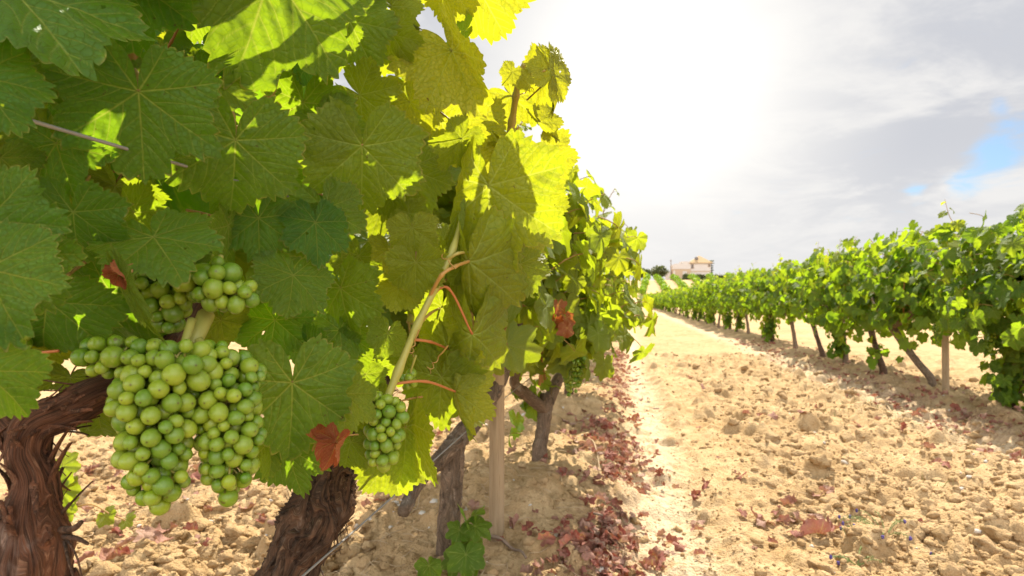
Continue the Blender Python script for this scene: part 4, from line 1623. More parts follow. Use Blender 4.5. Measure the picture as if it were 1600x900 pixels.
# ------------------------------------------------------------------ generic vines
def make_vine(seed, half, zlo, zhi, nleaf, protos, detail, lean=(0.05, -0.12), trunk_h=0.52, bunches=0, hang=0, age=0.0, size=(0.052, 0.085), shoots=3, leafmat='leaf',
              zshift=0.0, cshift=0.0):
    """Vine about its own base at the origin: returns a list of (part name, mesh)."""
    r = np.random.default_rng(seed)
    parts = []
    mb = MB()
    n, k = (90, 32) if detail > 1 else (36, 14)
    lx, ly = lean
    h = trunk_h
    bark_tube(mb, [(0, 0, -0.06, .036), (0.0, 0, 0.05, .031), (lx * .3, ly * .3, h * .35, .027), (lx * .7, ly * .7, h * .7, .027), (lx, ly, h, .031), (lx * 1.1, ly * 1.1, h + .06, .024)],
              n, k, 0.15, r.uniform(-3, 3), seed, 4.0)
    for sgn in (-1, 1):
        e = r.uniform(-.06, .06)
        bark_tube(mb, [(lx, ly, h - .01, .024), (lx + e, ly + sgn * .13, h + .05 + r.uniform(-.04, .05), .025), (lx + e * 1.5 , ly + sgn * .28, h + .14, .021), (lx + e * .5, ly + sgn * .44, h + .27, .012)],
                  n // 2, max(10, k // 2), 0.16, 3, seed + 7)
    parts.append(('trunk', mb, 'bark_grey' if seed % 2 else 'bark_dark'))
    lm, cm = MB(), MB()
    J, Yd, Nd, sz, ag = canopy_leaves(r, nleaf, (cshift, 0), half, zlo, zhi, 0.24, 0.5, seed, size)
    # let the canopy have open bites of sky and daylight
    keep = vnoise(J * np.array([3.2, 3.2, 3.6]) + seed * 3.1, seed) > -0.50
    J, Yd, Nd, sz, ag = J[keep], Yd[keep], Nd[keep], sz[keep], ag[keep]
    add_leaves(lm, protos, J, Yd, Nd, sz, np.clip(ag + age, 0, 1), r)
    for q in range(shoots):
        b = (r.uniform(-.6, .6) * half[0], r.uniform(-.9, .9) * half[1], zhi - 0.12)
        add_shoot(lm, lm, r, b, (r.normal(0, .4), r.normal(0, .4), 1), r.uniform(.14, .28), 5, protos, 0.055)
    for q in range(3):
        s = r.uniform(-1, 1)
        b = (lx, ly + s * 0.4, h + 0.12)
        pts = smooth_path([b, (b[0] + r.normal(0, .08), b[1] + r.normal(0, .05), (h + zhi) / 2), (b[0] + r.normal(0, .12), b[1] + r.normal(0, .1), zhi - 0.05)], 10)
        V, Q, T = tube(pts, np.linspace(.006, .003, 10), 6)
        if detail > 1:
            cm = MB()
            cm.add(V, Q, T, red=0.7)
            parts.append(('cane', cm, 'cane'))
    if hang:
        # a sucker mass hanging at the trunk, down to the soil
        J, Yd, Nd, sz, ag = canopy_leaves(r, hang, (lx * .3 - 0.05, ly * .3), (0.13, 0.16), 0.02, zlo + 0.12, 0.3, 0.4, seed + 1, (0.035, 0.065))
        add_leaves(lm, protos, J, Yd, Nd, sz, ag, r)
    parts.append(('foliage', lm, leafmat))
    for q in range(bunches):
        bm_ = MB()
        s = r.choice([-1, 1])
        bunch_mesh_simple(bm_, r, (half[0] * r.uniform(.30, .55) * (1 if bunches > 1 and q % 3 else -1), r.uniform(-.8, .8) * half[1], zlo + r.uniform(0.03, 0.14)), r.uniform(.10, .15), r.uniform(.035, .05), 0.0085)
        parts.append(('grape_bunch', bm_, 'grape'))
    return parts


def realise(parts, loc, label, group, rz=0.0, scale=1.0):
    e = empty('grapevine', loc, label, 'grapevine', group)
    e.rotation_euler.z = rz
    e.scale = (scale, scale, scale)
    for nm, mb, mt in parts:
        mb.build(nm, M[mt], e)
    return e


def copy_tree(o, parent=None):
    c = o.copy()
    COL.objects.link(c)
    if parent is not None:
        c.parent = parent
    for ch in list(o.children):
        copy_tree(ch, c)
    return c


# left row beyond the near vines, yellowed to paint in the golden glow
pd_ = ground_at(843, 712)
pe_ = ground_at(889, 618)
realise(make_vine(601, (0.44, 0.62), 0.36, 1.12, 600, MID, 2, (0.02, 0.04), 0.21, bunches=6, age=0.55, leafmat='row_leaf', hang=16, shoots=5), pd_,
        'vine with twisted forked trunk and hanging bunches, first beyond the wooden stake', GRP_L)
realise(make_vine(604, (0.44, 0.70), 0.34, 1.17, 600, MID, 2, (-0.02, 0.05), 0.24, bunches=4, leafmat='row_leaf', age=0.55, cshift=0.07, shoots=5), pe_,
        'vine half hidden in the left row, dark slim trunk behind the forked one', GRP_L)
farL = [make_vine(607 + 2 * q, (0.40, 0.68), 0.45, 1.18, 420, LOW, 1, (0.0, -0.08), 0.42, age=0.4, shoots=3, leafmat='row_leaf') for q in range(2)]
protoL = []
yL = 6.3
q = 0
while yL < 26:
    x = LX + rng.normal(0, .02)
    if q < 2:
        protoL.append(realise(farL[q], (x, yL, gz(x, yL)), 'leafy vine far along the left row, hidden behind the nearer vines', GRP_L + ' far back'))
    else:
        c = copy_tree(protoL[q % 2])
        c.location = (x, yL, gz(x, yL))
        c.rotation_euler.z = 0 if q % 3 else math.pi
    q += 1
    yL += 1.25

# right row
GRP_R = 'grapevines along the right row'
RSPEC = [  # photo pixel of trunk foot, seed, lean, hang, label
    (1690, 690, 701, (-.05, .12), 60, 'dense dark green vine at the nearest end of the right row'),
    (1545, 640, 702, (0.10, -.18), 150, 'vine with a skirt of leaves hanging to the soil, right of the thin stake'),
    (1432, 604, 703, (-.16, .34), 6, 'vine with a strongly leaning forked trunk, left of the thin stake'),
    (1352, 584, 704, (-.06, .16), 14, 'vine with slim slanting trunk and a long bare arm, in the right row'),
    (1296, 568, 705, (-.02, .06), 90, 'vine with suckers bushing around its foot, between two bare slanting trunks'),
    (1264, 557, 706, (-.06, .22), 0, 'vine with bare slanting dark trunk left of the bushy suckered foot'),
    (1228, 545, 707, (-.03, .10), 0, 'vine with short bare upright trunk right of the second stake'),
    (1188, 536, 708, (0.0, .05), 120, 'vine with low hanging foliage beside the second stake of the right row'),
]
protoR = []
for q, (px, py, sd, lean, hang, lab) in enumerate(RSPEC):
    p = ground_at(px, py)
    x = RX + (p.x - RX) * 0.25
    y = p.y
    nm = 680 if q < 4 else 520
    e = realise(make_vine(sd, (0.42, 0.55), 0.36, 1.29, nm, MID if q < 2 else LOW, 2 if q < 5 else 1, lean, 0.46, bunches=2 if q < 3 else 0, hang=hang, age=-0.02, size=(0.052, 0.080), shoots=1, leafmat='row_leaf'),
                (x, y, gz(x, y)), lab, GRP_R)
    protoR.append(e)
    lastY = y
yR = lastY + 1.15
q = 0
while yR < 66:
    x = RX + rng.normal(0, .04)
    src = protoR[3 + (q * 3 + q // 4) % 5]
    c = copy_tree(src)
    c.location = (x, yR, gz(x, yR))
    c.rotation_euler.z = 0 if q % 2 else math.pi
    s = rng.uniform(.93, 1.05)
    c.scale = (s, s, s * (1 - 0.12 * float(sstep(yR, 14, 30))))
    c['label'] = 'leafy vine in the far part of the right row, receding towards the hill'
    c['group'] = GRP_R + ' far back'
    q += 1
    yR += 1.15

# ------------------------------------------------------------------ stakes and wires
def stake(loc, h, rad, label, seed, lean=(0, 0)):
    r = np.random.default_rng(seed)
    mb = MB()
    n, k = 70, 28
    s = np.linspace(-0.25, h, n)
    a = np.arange(k) * 2 * math.pi / k
    S, A = np.meshgrid(s, a, indexing='ij')
    rr = rad * (1 + 0.035 * vnoise(np.stack([np.cos(A) * 2, np.sin(A) * 2, S * 3], -1), seed) + 0.015 * vnoise(np.stack([np.cos(A) * 7, np.sin(A) * 7, S * 2], -1), seed + 1))
    crack = np.exp(-(((A - 4.6 + 0.25 * np.sin(S * 8)) / 0.07) ** 2)) * sstep(S, 0.02, 0.15) * (1 - sstep(S, 0.42, 0.5))
    crack2 = np.exp(-(((A - 3.6 + 0.2 * np.sin(S * 6 + 1)) / 0.05) ** 2)) * sstep(S, 0.25, 0.35) * (1 - sstep(S, 0.7, 0.8))
    rr = rr * (1 - 0.22 * crack - 0.16 * crack2)
    V = np.stack([rr * np.cos(A) + lean[0] * S, rr * np.sin(A) + lean[1] * S, S], -1).reshape(-1, 3)
    i, j = np.meshgrid(np.arange(n - 1), np.arange(k), indexing='ij')
    j2 = (j + 1) % k
    Q = np.stack([i * k + j, i * k + j2, (i + 1) * k + j2, (i + 1) * k + j], -1).reshape(-1, 4)
    V = np.vstack([V, [lean[0] * h, lean[1] * h, h + 0.004]])
    jj = np.arange(k)
    T = np.stack([(n - 1) * k + jj, (n - 1) * k + (jj + 1) % k, np.full(k, n * k)], -1)
    mb.add(V, Q, T)
    o = mb.build('vine_stake', M['post'])
    o.location = loc
    tag(o, label, 'stake', 'wooden stakes in the vine rows')
    return o


ps = ground_at(776, 836)
stake((ps.x, ps.y, ps.z), 0.86, 0.0215, 'round weathered wooden stake beside the thin vine trunk in the left row', 1, (0.0, 0.01))
for k, (px, py, lab) in enumerate(((1456, 612, 'thin grey-brown stake right of the leaning forked trunk in the right row'),
                                   (1197, 532, 'pale stake among trunks in the middle of the right row'),
                                   (1125, 514, 'tiny pale stake far along the right row'))):
    p = ground_at(px, py)
    x = RX + (p.x - RX) * 0.4
    stake((x, p.y, gz(x, p.y)), 0.95, 0.024, lab, 5 + k)
for (x, z, lab) in ((LX - 0.0, 0.86, 'upper trellis wire crossing the leaves at the upper left'), (LX, 0.425, 'lower trellis wire showing above the soil right of the dark leaning trunk')):
    mb = MB()
    ys = np.linspace(-1.2, 14, 60)
    pts = np.stack([np.full(60, x) + 0.006 * np.sin(ys * 2.1), ys, z + 0.006 * np.sin(ys * 1.3) + 0.0 * ys], -1)
    V, Q, T = tube(pts, 0.0014, 6)
    mb.add(V, Q, T)
    tag(mb.build('trellis_wire', M['wire']), lab, 'wire', 'trellis wires of the left row')

# ------------------------------------------------------------------ on the soil
def rock_protos(n, sub, seed):
    import bmesh
    out = []
    for k in range(n):
        bm = bmesh.new()
        bmesh.ops.create_icosphere(bm, subdivisions=sub, radius=1.0)
        V = np.array([v.co[:] for v in bm.verts])
        T = np.array([[v.index for v in f.verts] for f in bm.faces])
        bm.free()
        d = 1 + 0.42 * vnoise(V * 1.6 + k * 7.7, seed + k) + 0.22 * vnoise(V * 3.1 + k, seed + k + 50) + 0.17 * vnoise(V * 6 + k, seed + 90)
        V = V * d[:, None]
        rr_ = np.random.default_rng(seed + k)
        for _ in range(5):      # broken faces
            nn = rr_.normal(0, 1, 3)
            nn /= np.linalg.norm(nn)
            V = V - np.clip(V @ nn - rr_.uniform(.55, .85), 0, None)[:, None] * nn * 0.85
        V = V * np.array([1, 0.85, 0.68])
        out.append((V, T))
    return out


def scatter_rocks(name, mat, count, r, region, rmin, rmax, alpha, protos, label, cat, sink=0.25):
    mb = MB()
    got = 0
    while got < count:
        x, y = region(r)
        q = min(rmax, rmin * (1 + r.pareto(alpha)))
        V, T = protos[r.integers(len(protos))]
        a = r.uniform(0, 6.28)
        ca, sa = math.cos(a), math.sin(a)
        tilt = r.uniform(-.5, .5)
        Rm = np.array([(ca, -sa, 0), (sa, ca, 0), (0, 0, 1)]) @ np.array([(1, 0, 0), (0, math.cos(tilt), -math.sin(tilt)), (0, math.sin(tilt), math.cos(tilt))])
        mb.add(V @ Rm.T * q + np.array([x, y, gz(x, y) + q * (0.40 - sink)]), None, T, rnd=float(r.random()))
        got += 1
    return tag(mb.build(name, mat, smooth=True), label, cat, kind='stuff')


RK = rock_protos(8, 2, 900)
RK3 = rock_protos(6, 3, 930)


def region_clod(r):
    while True:
        d = 1.5 * (9.5 / 1.5) ** (r.random() ** 0.9)
        px = r.uniform(60, 1620)
        v = pdir(px, 470)
        p = Vector((v.x, v.y)) * d
        if p.x > 3.2 or p.x < -3:
            continue
        if r.random() < float(cloddy(p.x)) ** 1.3:
            return p.x, p.y


r = np.random.default_rng(55)
scatter_rocks('soil_clods', M['clod'], 11000, r, region_clod, 0.0040, 0.022, 1.5, RK, 'crumbs and small clods of dry pale clay scattered over the ground', 'soil')
def region_any(r):
    while True:
        d = 1.45 * (6.5 / 1.45) ** r.random()
        v = pdir(r.uniform(0, 1640), 470)
        p = Vector((v.x, v.y)) * d
        if -2.6 < p.x < 3:
            return p.x, p.y


r = np.random.default_rng(54)
scatter_rocks('soil_crumbs', M['clod'], 9000, r, region_any, 0.0028, 0.009, 2.0, rock_protos(5, 1, 960), 'fine crumbs of dry clay all over the soil and the wheel track', 'soil')
r = np.random.default_rng(56)


def region_big(r):
    while True:
        x, y = region_clod(r)
        if x > 0.55 or x < -0.7:
            return x, y


scatter_rocks('large_clods', M['clod'], 900, r, region_big, 0.016, 0.042, 2.2, RK3, 'larger rounded clods of ploughed clay between the rows', 'soil', 0.35)
r = np.random.default_rng(57)


def region_berm(r):
    while True:
        x, y = region_clod(r)
        if -0.8 < x < -0.02 or r.random() < 0.18:
            return x, y


scatter_rocks('pebbles', M['pebble'], 260, r, region_berm, 0.005, 0.016, 2.2, RK, 'small pale grey stones lying on the soil', 'stones')

# dry leaves gathered in drifts along the edge of the left ridge and under the right row
r = np.random.default_rng(58)


def lay_leaves(mb, r, xy, size, protos=DRY, flat=0.5):
    J, Yd, Nd = [], [], []
    for (x, y) in xy:
        J.append((x, y, gz(x, y) + r.uniform(0.004, 0.022)))
        a = r.uniform(0, 6.28)
        Yd.append((math.cos(a), math.sin(a), r.normal(0, .25)))
        Nd.append((r.normal(0, flat), r.normal(0, flat), 1))
    n = len(xy)
    add_leaves(mb, protos, J, Yd, Nd, r.uniform(size[0], size[1], n), np.clip(r.normal(.35, .5, n), 0, 1), r)


xy = []
while len(xy) < 1200:
    y = 1.2 * (9 / 1.2) ** (r.random() ** 1.1)
    x = -0.045 + 0.035 * math.sin(y * 3) + r.normal(0, 0.055) + (r.random() < .4) * r.normal(0, .16)
    if vnoise2(np.array(x / 0.3), np.array(y / 0.35), 71) + 0.35 > r.random() * 1.2 - 0.35:
        xy.append((x, y))
while len(xy) < 1950:
    y = 2.6 * (12 / 2.6) ** r.random()
    xy.append((RX - 0.42 + r.normal(0, .16) + (r.random() < .3) * r.uniform(0, .6), y))
while len(xy) < 2200:
    xy.append((r.uniform(-2.4, -0.75), r.uniform(1.0, 3.4)))
mb = MB()
lay_leaves(mb, r, xy, (0.008, 0.034), flat=0.8)
tag(mb.build('leaf_litter', M['dry']), 'drifts of small crumpled dry red-brown leaves along the ridge edge and under the vines', 'leaf litter', kind='stuff')


def fallen(px, py, size, label, group, seed, age=0.3, tilt=0.45):
    r = np.random.default_rng(seed)
    p = ground_at(px, py)
    mb = MB()
    a = r.uniform(0, 6.28)
    add_leaves(mb, [make_leaf(800 + seed, 80, 12, nt=24, amp=.13, dome=0, fold=.15, wave=.2, curl=float(r.choice([1.0, 1.5, -1.2, 2.0])), pet_len=.6)],
               [(0, 0, size * 0.30)], [(math.cos(a), math.sin(a), r.normal(0, tilt * .6))], [(r.normal(0, tilt), r.normal(0, tilt), 1)], np.array([size]), [age], r)
    o = mb.build('fallen_leaf', M['dry'])
    o.location = p
    return tag(o, label, 'fallen leaf', group)


fallen(1278, 826, 0.062, 'largest red fallen leaf, folded, at the lower end of the leaf pile on the path', 'fallen leaves in the path pile', 1, 0.05)
fallen(1410, 674, 0.060, 'bright red fallen leaf standing up alone on the sunlit clods', 'single fallen leaves', 2, 0.0, 1.0)
fallen(1440, 818, 0.030, 'small red fallen leaf right of the path pile', 'single fallen leaves', 3, 0.0)
fallen(915, 705, 0.05, 'big pale pink dry leaf on the slope of the left ridge', 'single fallen leaves', 4, 0.8)
PILE = 'fallen leaves in the path pile'
for k, (px, py) in enumerate(((1160, 802), (1180, 806), (1198, 812), (1215, 800), (1236, 790), (1245, 808), (1256, 778), (1282, 770), (1290, 766), (1240, 825), (1258, 815), (1270, 804), (1298, 820), (1226, 808))):
    fallen(px, py, 0.030 + 0.014 * ((k * 37) % 10) / 10, 'crumpled dusty pink leaf in the small pile on the path', PILE, 20 + k, 0.2 + 0.6 * (k % 3) / 2)
SIDE = 'fallen leaves scattered between the rows'
for k, (px, py) in enumerate(((1090, 660), (1165, 658), (1190, 655), (1205, 660), (1240, 660), (1255, 668), (1278, 640), (1150, 742), (1158, 752), (1340, 666), (1446, 690), (1455, 700), (1475, 725), (1465, 722), (1370, 655),
                                  (1530, 700), (1490, 640), (1505, 650), (1080, 590), (1100, 605), (990, 630), (1545, 715))):
    fallen(px, py, 0.026 + 0.02 * ((k * 53) % 10) / 10, 'small crumpled red leaf lying among the clods between the rows', SIDE, 50 + k, 0.1 + 0.5 * (k % 4) / 3)
LEFT = 'fallen leaves behind the left row'
for k, (px, py) in enumerate(((380, 780), (385, 798), (200, 850), (215, 868), (170, 882), (235, 842), (130, 888), (250, 870), (300, 740), (320, 755), (260, 835), (440, 735), (190, 868), (150, 870), (350, 770))):
    fallen(px, py, 0.040 + 0.025 * ((k * 31) % 10) / 10, 'dry pink-red leaf on the sunlit soil behind the near trunks', LEFT, 90 + k, 0.3 + 0.6 * (k % 3) / 2)

# straw and twigs
r = np.random.default_rng(59)
mb = MB()
for _ in range(520):
    if r.random() < 0.75:
        y = 1.3 * (8 / 1.3) ** r.random()
        x = r.uniform(-0.85, 0.05)
    else:
        x, y = region_clod(r)
    L = r.uniform(.02, .10)
    a = r.uniform(0, 6.28)
    s = np.linspace(-.5, .5, 5)
    bend = r.normal(0, .25)
    xs = x + L * (s * math.cos(a) - bend * s * s * math.sin(a))
    ys = y + L * (s * math.sin(a) + bend * s * s * math.cos(a))
    zs = terrain(xs, ys) + relief(xs, ys) + 0.004 + r.uniform(0, .01)
    zs = 0.5 * zs + 0.5 * zs.mean() + 0.003
    V, Q, T = tube(np.stack([xs, ys, zs], -1), r.uniform(.0006, .0014), 4)
    mb.add(V, Q, T)
tag(mb.build('dry_straw', M['straw']), 'thin bits of straw and bark fibre strewn over the ridge', 'straw', kind='stuff')


def twig(pxs, rad, label, mat='twig', lift=0.012):
    mb = MB()
    g = [ground_at(*p) for p in pxs]
    pts = smooth_path(np.array([(p.x, p.y, p.z + lift) for p in g]), 24)
    pts[:, 2] += 0.006 * np.sin(np.linspace(0, 9, 24))
    V, Q, T = tube(pts, np.linspace(rad, rad * .55, 24), 8)
    mb.add(V, Q, T)
    return tag(mb.build('dead_twig', M[mat]), label, 'twig', 'dead twigs on the ground')


twig(((765, 838), (790, 850), (808, 866), (822, 882)), .0055, 'curved grey-brown dead twig at the foot of the round stake')
twig(((918, 812), (950, 828), (985, 834), (1020, 833)), .0036, 'long thin twig lying across the red leaf drift')
twig(((1392, 640), (1384, 630), (1380, 622), (1372, 612)), .004, 'pale twig standing in the clods below the slim slanting trunk', 'straw')
twig(((1460, 650), (1520, 645), (1570, 640), (1610, 646)), .004, 'long pale cane lying under the right row beyond the leaf skirt', 'straw')
twig(((545, 860), (610, 800), (640, 770), (665, 740)), .0018, 'thin pale root strand curving over the soil behind the thin trunk', 'straw')
twig(((620, 830), (648, 805), (655, 780), (648, 760)), .0016, 'short looped pale strand near the thin trunk', 'straw')
twig(((924, 700), (932, 720), (938, 745)), .003, 'short upright bleached twig on the ridge edge', 'straw')

# weeds
def weed(px, py, label, seed, n=7, L=0.10, flowers=True):
    r = np.random.default_rng(seed)
    p = ground_at(px, py)
    e = empty('weed', p, label, 'weed', 'low weeds in the path')
    mb, fm = MB(), MB()
    for k in range(n):
        a = r.uniform(0, 6.28)
        ln = L * r.uniform(.6, 1.2)
        s = np.linspace(0, 1, 12)
        pts = np.stack([math.cos(a) * ln * s, math.sin(a) * ln * s, 0.004 + ln * .35 * np.sin(s * 2.2)], -1)
        V, Q, T = tube(pts, np.linspace(.0015, .0008, 12), 5)
        mb.add(V, Q, T)
        for i in range(3, 12):
            for w in range(5):
                d = r.normal(0, 1, 3)
                d /= np.linalg.norm(d)
                q = pts[i]
                u = np.cross(d, [0.1, 0.3, 0.9])
                u /= np.linalg.norm(u)
                l2 = r.uniform(.005, .010)
                mb.add([q, q + d * l2 * .5 + u * .0013, q + d * l2, q + d * l2 * .5 - u * .0013], [(0, 1, 2, 3)])
        if flowers and r.random() < .7:
            V, Q, T = uv_sphere(12, 8)
            V = V * (1 + .55 * vnoise(V * 2.6 + k, seed))[:, None] * np.array([.0042, .0042, .0058])
            fm = MB()
            fm.add(V + pts[-1], Q, T)
            fm.build('flower', M['purple'], e)
    mb.build('stems', M['weed'], e)
    return e


weed(1385, 845, 'low grey-green weed with purple flower tips, largest, right of the leaf pile', 1, 10, .11)
weed(1325, 838, 'low weed nearest to the large red leaf', 2, 6, .07)
weed(1340, 885, 'low weed spreading at the bottom edge below the large weed', 3, 6, .08)
weed(1470, 878, 'small weed with purple tip at the bottom right', 4, 5, .07)
r = np.random.default_rng(61)
mb = MB()
for (px, py, n) in ((1345, 635, 12), (1380, 640, 10), (1175, 610, 14), (1300, 620, 8), (1150, 565, 14), (1030, 520, 40), (1010, 510, 30), (1075, 540, 16), (1330, 650, 8), (1460, 760, 6)):
    p = ground_at(px, py)
    for _ in range(n):
        x, y = p.x + r.normal(0, .06 * p.y / 4), p.y + r.normal(0, .12 * p.y / 4)
        b = np.array([x, y, gz(x, y) - .003])
        d = np.array([r.normal(0, .4), r.normal(0, .4), 1]) * r.uniform(.03, .08)
        u = np.array([math.cos(r.uniform(0, 6)), math.sin(r.uniform(0, 6)), 0]) * .0018
        mb.add([b - u, b + u, b + d * .6 + u * .7, b + d + np.array([d[0], d[1], 0]) * .4, b + d * .6 - u * .7], [(0, 1, 2, 4)], [(4, 2, 3)])
tag(mb.build('thin_grass', M['grass']), 'sparse thin grass blades scattered along the path', 'grass', kind='stuff')

# small creeping shoot behind trunk A
def creeper():
    r = np.random.default_rng(62)
    p = ground_at(98, 800)
    e = empty('seedling', p, 'bright yellow-green seedling with round leaves behind the reddish near trunk', 'seedling')
    lm, cm = MB(), MB()
    l = np.array(p)
    d = 1.75
    J, Yd, Nd, sz = [], [], [], []
    for (jx, jy, tx, ty) in ((98, 728, 104, 752), (92, 745, 88, 765), (96, 765, 104, 785), (104, 790, 106, 812), (165, 805, 172, 816), (198, 812, 203, 819), (76, 730, 72, 742)):
        a, b = P(jx, jy, d), P(tx, ty, d - .02)
        J.append(tuple(a)); Yd.append(tuple(b - a)); sz.append((b - a).length * 1.2)
        Nd.append((r.normal(0, .3), -0.6 + r.normal(0, .3), 0.8))
    add_leaves(lm, MID, np.array(J) - l, Yd, Nd, np.array(sz), np.full(len(J), .5), r)
    lm.build('foliage', M['leaf'], e)
    for q in (((98, 805), (100, 770), (96, 735)), ((98, 800), (140, 788), (172, 803), (200, 815))):
        pp = smooth_path(np.array([tuple(P(*k, d)) for k in q]) - l, 12)
        V, Q, T = tube(pp, .002, 5)
        cm.add(V, Q, T, red=.6)
    cm.build('stem', M['cane'], e)


creeper()

# ------------------------------------------------------------------ the hill: vines, bushes, hedge, house
def clump(mb, r, c, rad, n, size, protos=TINY, flat=1.0, age=(.2, .25)):
    v = r.normal(0, 1, (n, 3))
    v /= np.linalg.norm(v, axis=1)[:, None]
    rr = (0.55 + 0.45 * r.random(n)) * (1 + 0.25 * vnoise(v * 1.8 + c[0], 5))
    J = v * rr[:, None] * np.array(rad) + np.array(c)
    add_leaves(mb, protos, J, v * .3 + r.normal(0, .6, (n, 3)) + np.array([0, 0, -.4]), v + r.normal(0, .5, (n, 3)), r.uniform(size * .7, size * 1.3, n), np.clip(r.normal(age[0], age[1], n), 0, 1), r)


r = np.random.default_rng(63)


def hill_point(px, d):
    v = CM @ Vector(((px - 800) / FPX, 0, -1.0))
    x, y = v.x * d, v.y * d
    return x, y


hv = []
for q in range(3):
    mb = MB()
    clump(mb, r, (0, 0, .85), (.55, .75, .62), 150, .13)
    V, Q, T = tube([(0, 0, -.1), (.03, 0, .35), (0, .05, .8)], .05, 8)
    mb.add(V, Q, T, pet=np.ones(len(V)))
    o = mb.build('grapevine', M['leaf'])
    hv.append(o)
HG = 'small vines on the hill below the house'
first = True
k = 0
for (px0, px1) in ((1012, 1004), (1024, 1042), (1050, 1072), (1078, 1100), (1106, 1132), (1136, 1160)):
    for d in np.arange(100, 152, 3.0):
        t = (d - 100) / 52
        # rows run up the slope
        px = px1 + (px0 - px1) * t
        x, y = hill_point(px, d)
        o = hv[k] if k < 3 else hv[k % 3].copy()
        if k >= 3:
            COL.objects.link(o)
        o.location = (x, y, gz(x, y))
        o.rotation_euler.z = r.uniform(0, 6.28)
        s = r.uniform(.9, 1.25)
        o.scale = (s, s, s)
        tag(o, 'small sunlit vine in a short row on the slope below the white house', 'grapevine', HG)
        k += 1


def far_thing(px, py_base, d):
    p = P(px, py_base, d)
    return Vector((p.x, p.y, gz(p.x, p.y)))


def bush(px, d, w, h, label, seed):
    r = np.random.default_rng(seed)
    x, y = hill_point(px, d)
    e = empty('round_tree', (x, y, gz(x, y)), label, 'tree', 'round trees beside the house')
    lm, tm = MB(), MB()
    for q in range(9):
        a = r.uniform(0, 6.28)
        s = r.uniform(.25, .55)
        clump(lm, r, (math.cos(a) * w * .5 * s, math.sin(a) * w * .5 * s, h * r.uniform(.40, .68)), (w * .30, w * .30, h * .30), 170, .22)
    lm.build('crown', M['far_leaf'], e)
    V, Q, T = tube([(0, 0, -.3), (.05, 0, h * .3), (0, .1, h * .55)], np.array([.16, .12, .06]), 10)
    tm.add(V, Q, T, fib=V)
    for q in range(3):
        V, Q, T = tube([(0, 0, h * .25), (math.cos(q * 2.1) * w * .2, math.sin(q * 2.1) * w * .2, h * .5)], np.array([.08, .04]), 6)
        tm.add(V, Q, T, fib=V)
    tm.build('trunk', M['bark_grey'], e)


bush(1006, 165, 3.6, 3.4, 'smaller round tree left of the house, at the end of the vine hedge', 1)
bush(1029, 166, 4.8, 4.6, 'larger round tree just left of the white house', 2)

# hedge
hx0, hy0 = hill_point(1070, 168)
hx1, hy1 = hill_point(1180, 172)
e = empty('hedge', (hx0, hy0, gz(hx0, hy0)), 'long clipped dark green hedge in front of the white house', 'hedge')
lm, tm = MB(), MB()
r = np.random.default_rng(64)
for q in range(24):
    t = q / 23
    x, y = hx0 + (hx1 - hx0) * t, hy0 + (hy1 - hy0) * t
    hh = 2.0 - 0.5 * t
    clump(lm, r, (x - hx0, y - hy0, gz(x, y) - e.location.z + hh * .5), (.75, .6, hh * .55), 260, .17, age=(.1, .15))
    V, Q, T = tube([(x - hx0, y - hy0, gz(x, y) - e.location.z - .2), (x - hx0, y - hy0, gz(x, y) - e.location.z + hh * .5)], .05, 6)
    tm.add(V, Q, T, fib=V)
lm.build('foliage', M['far_leaf'], e)
tm.build('stems', M['bark_grey'], e)


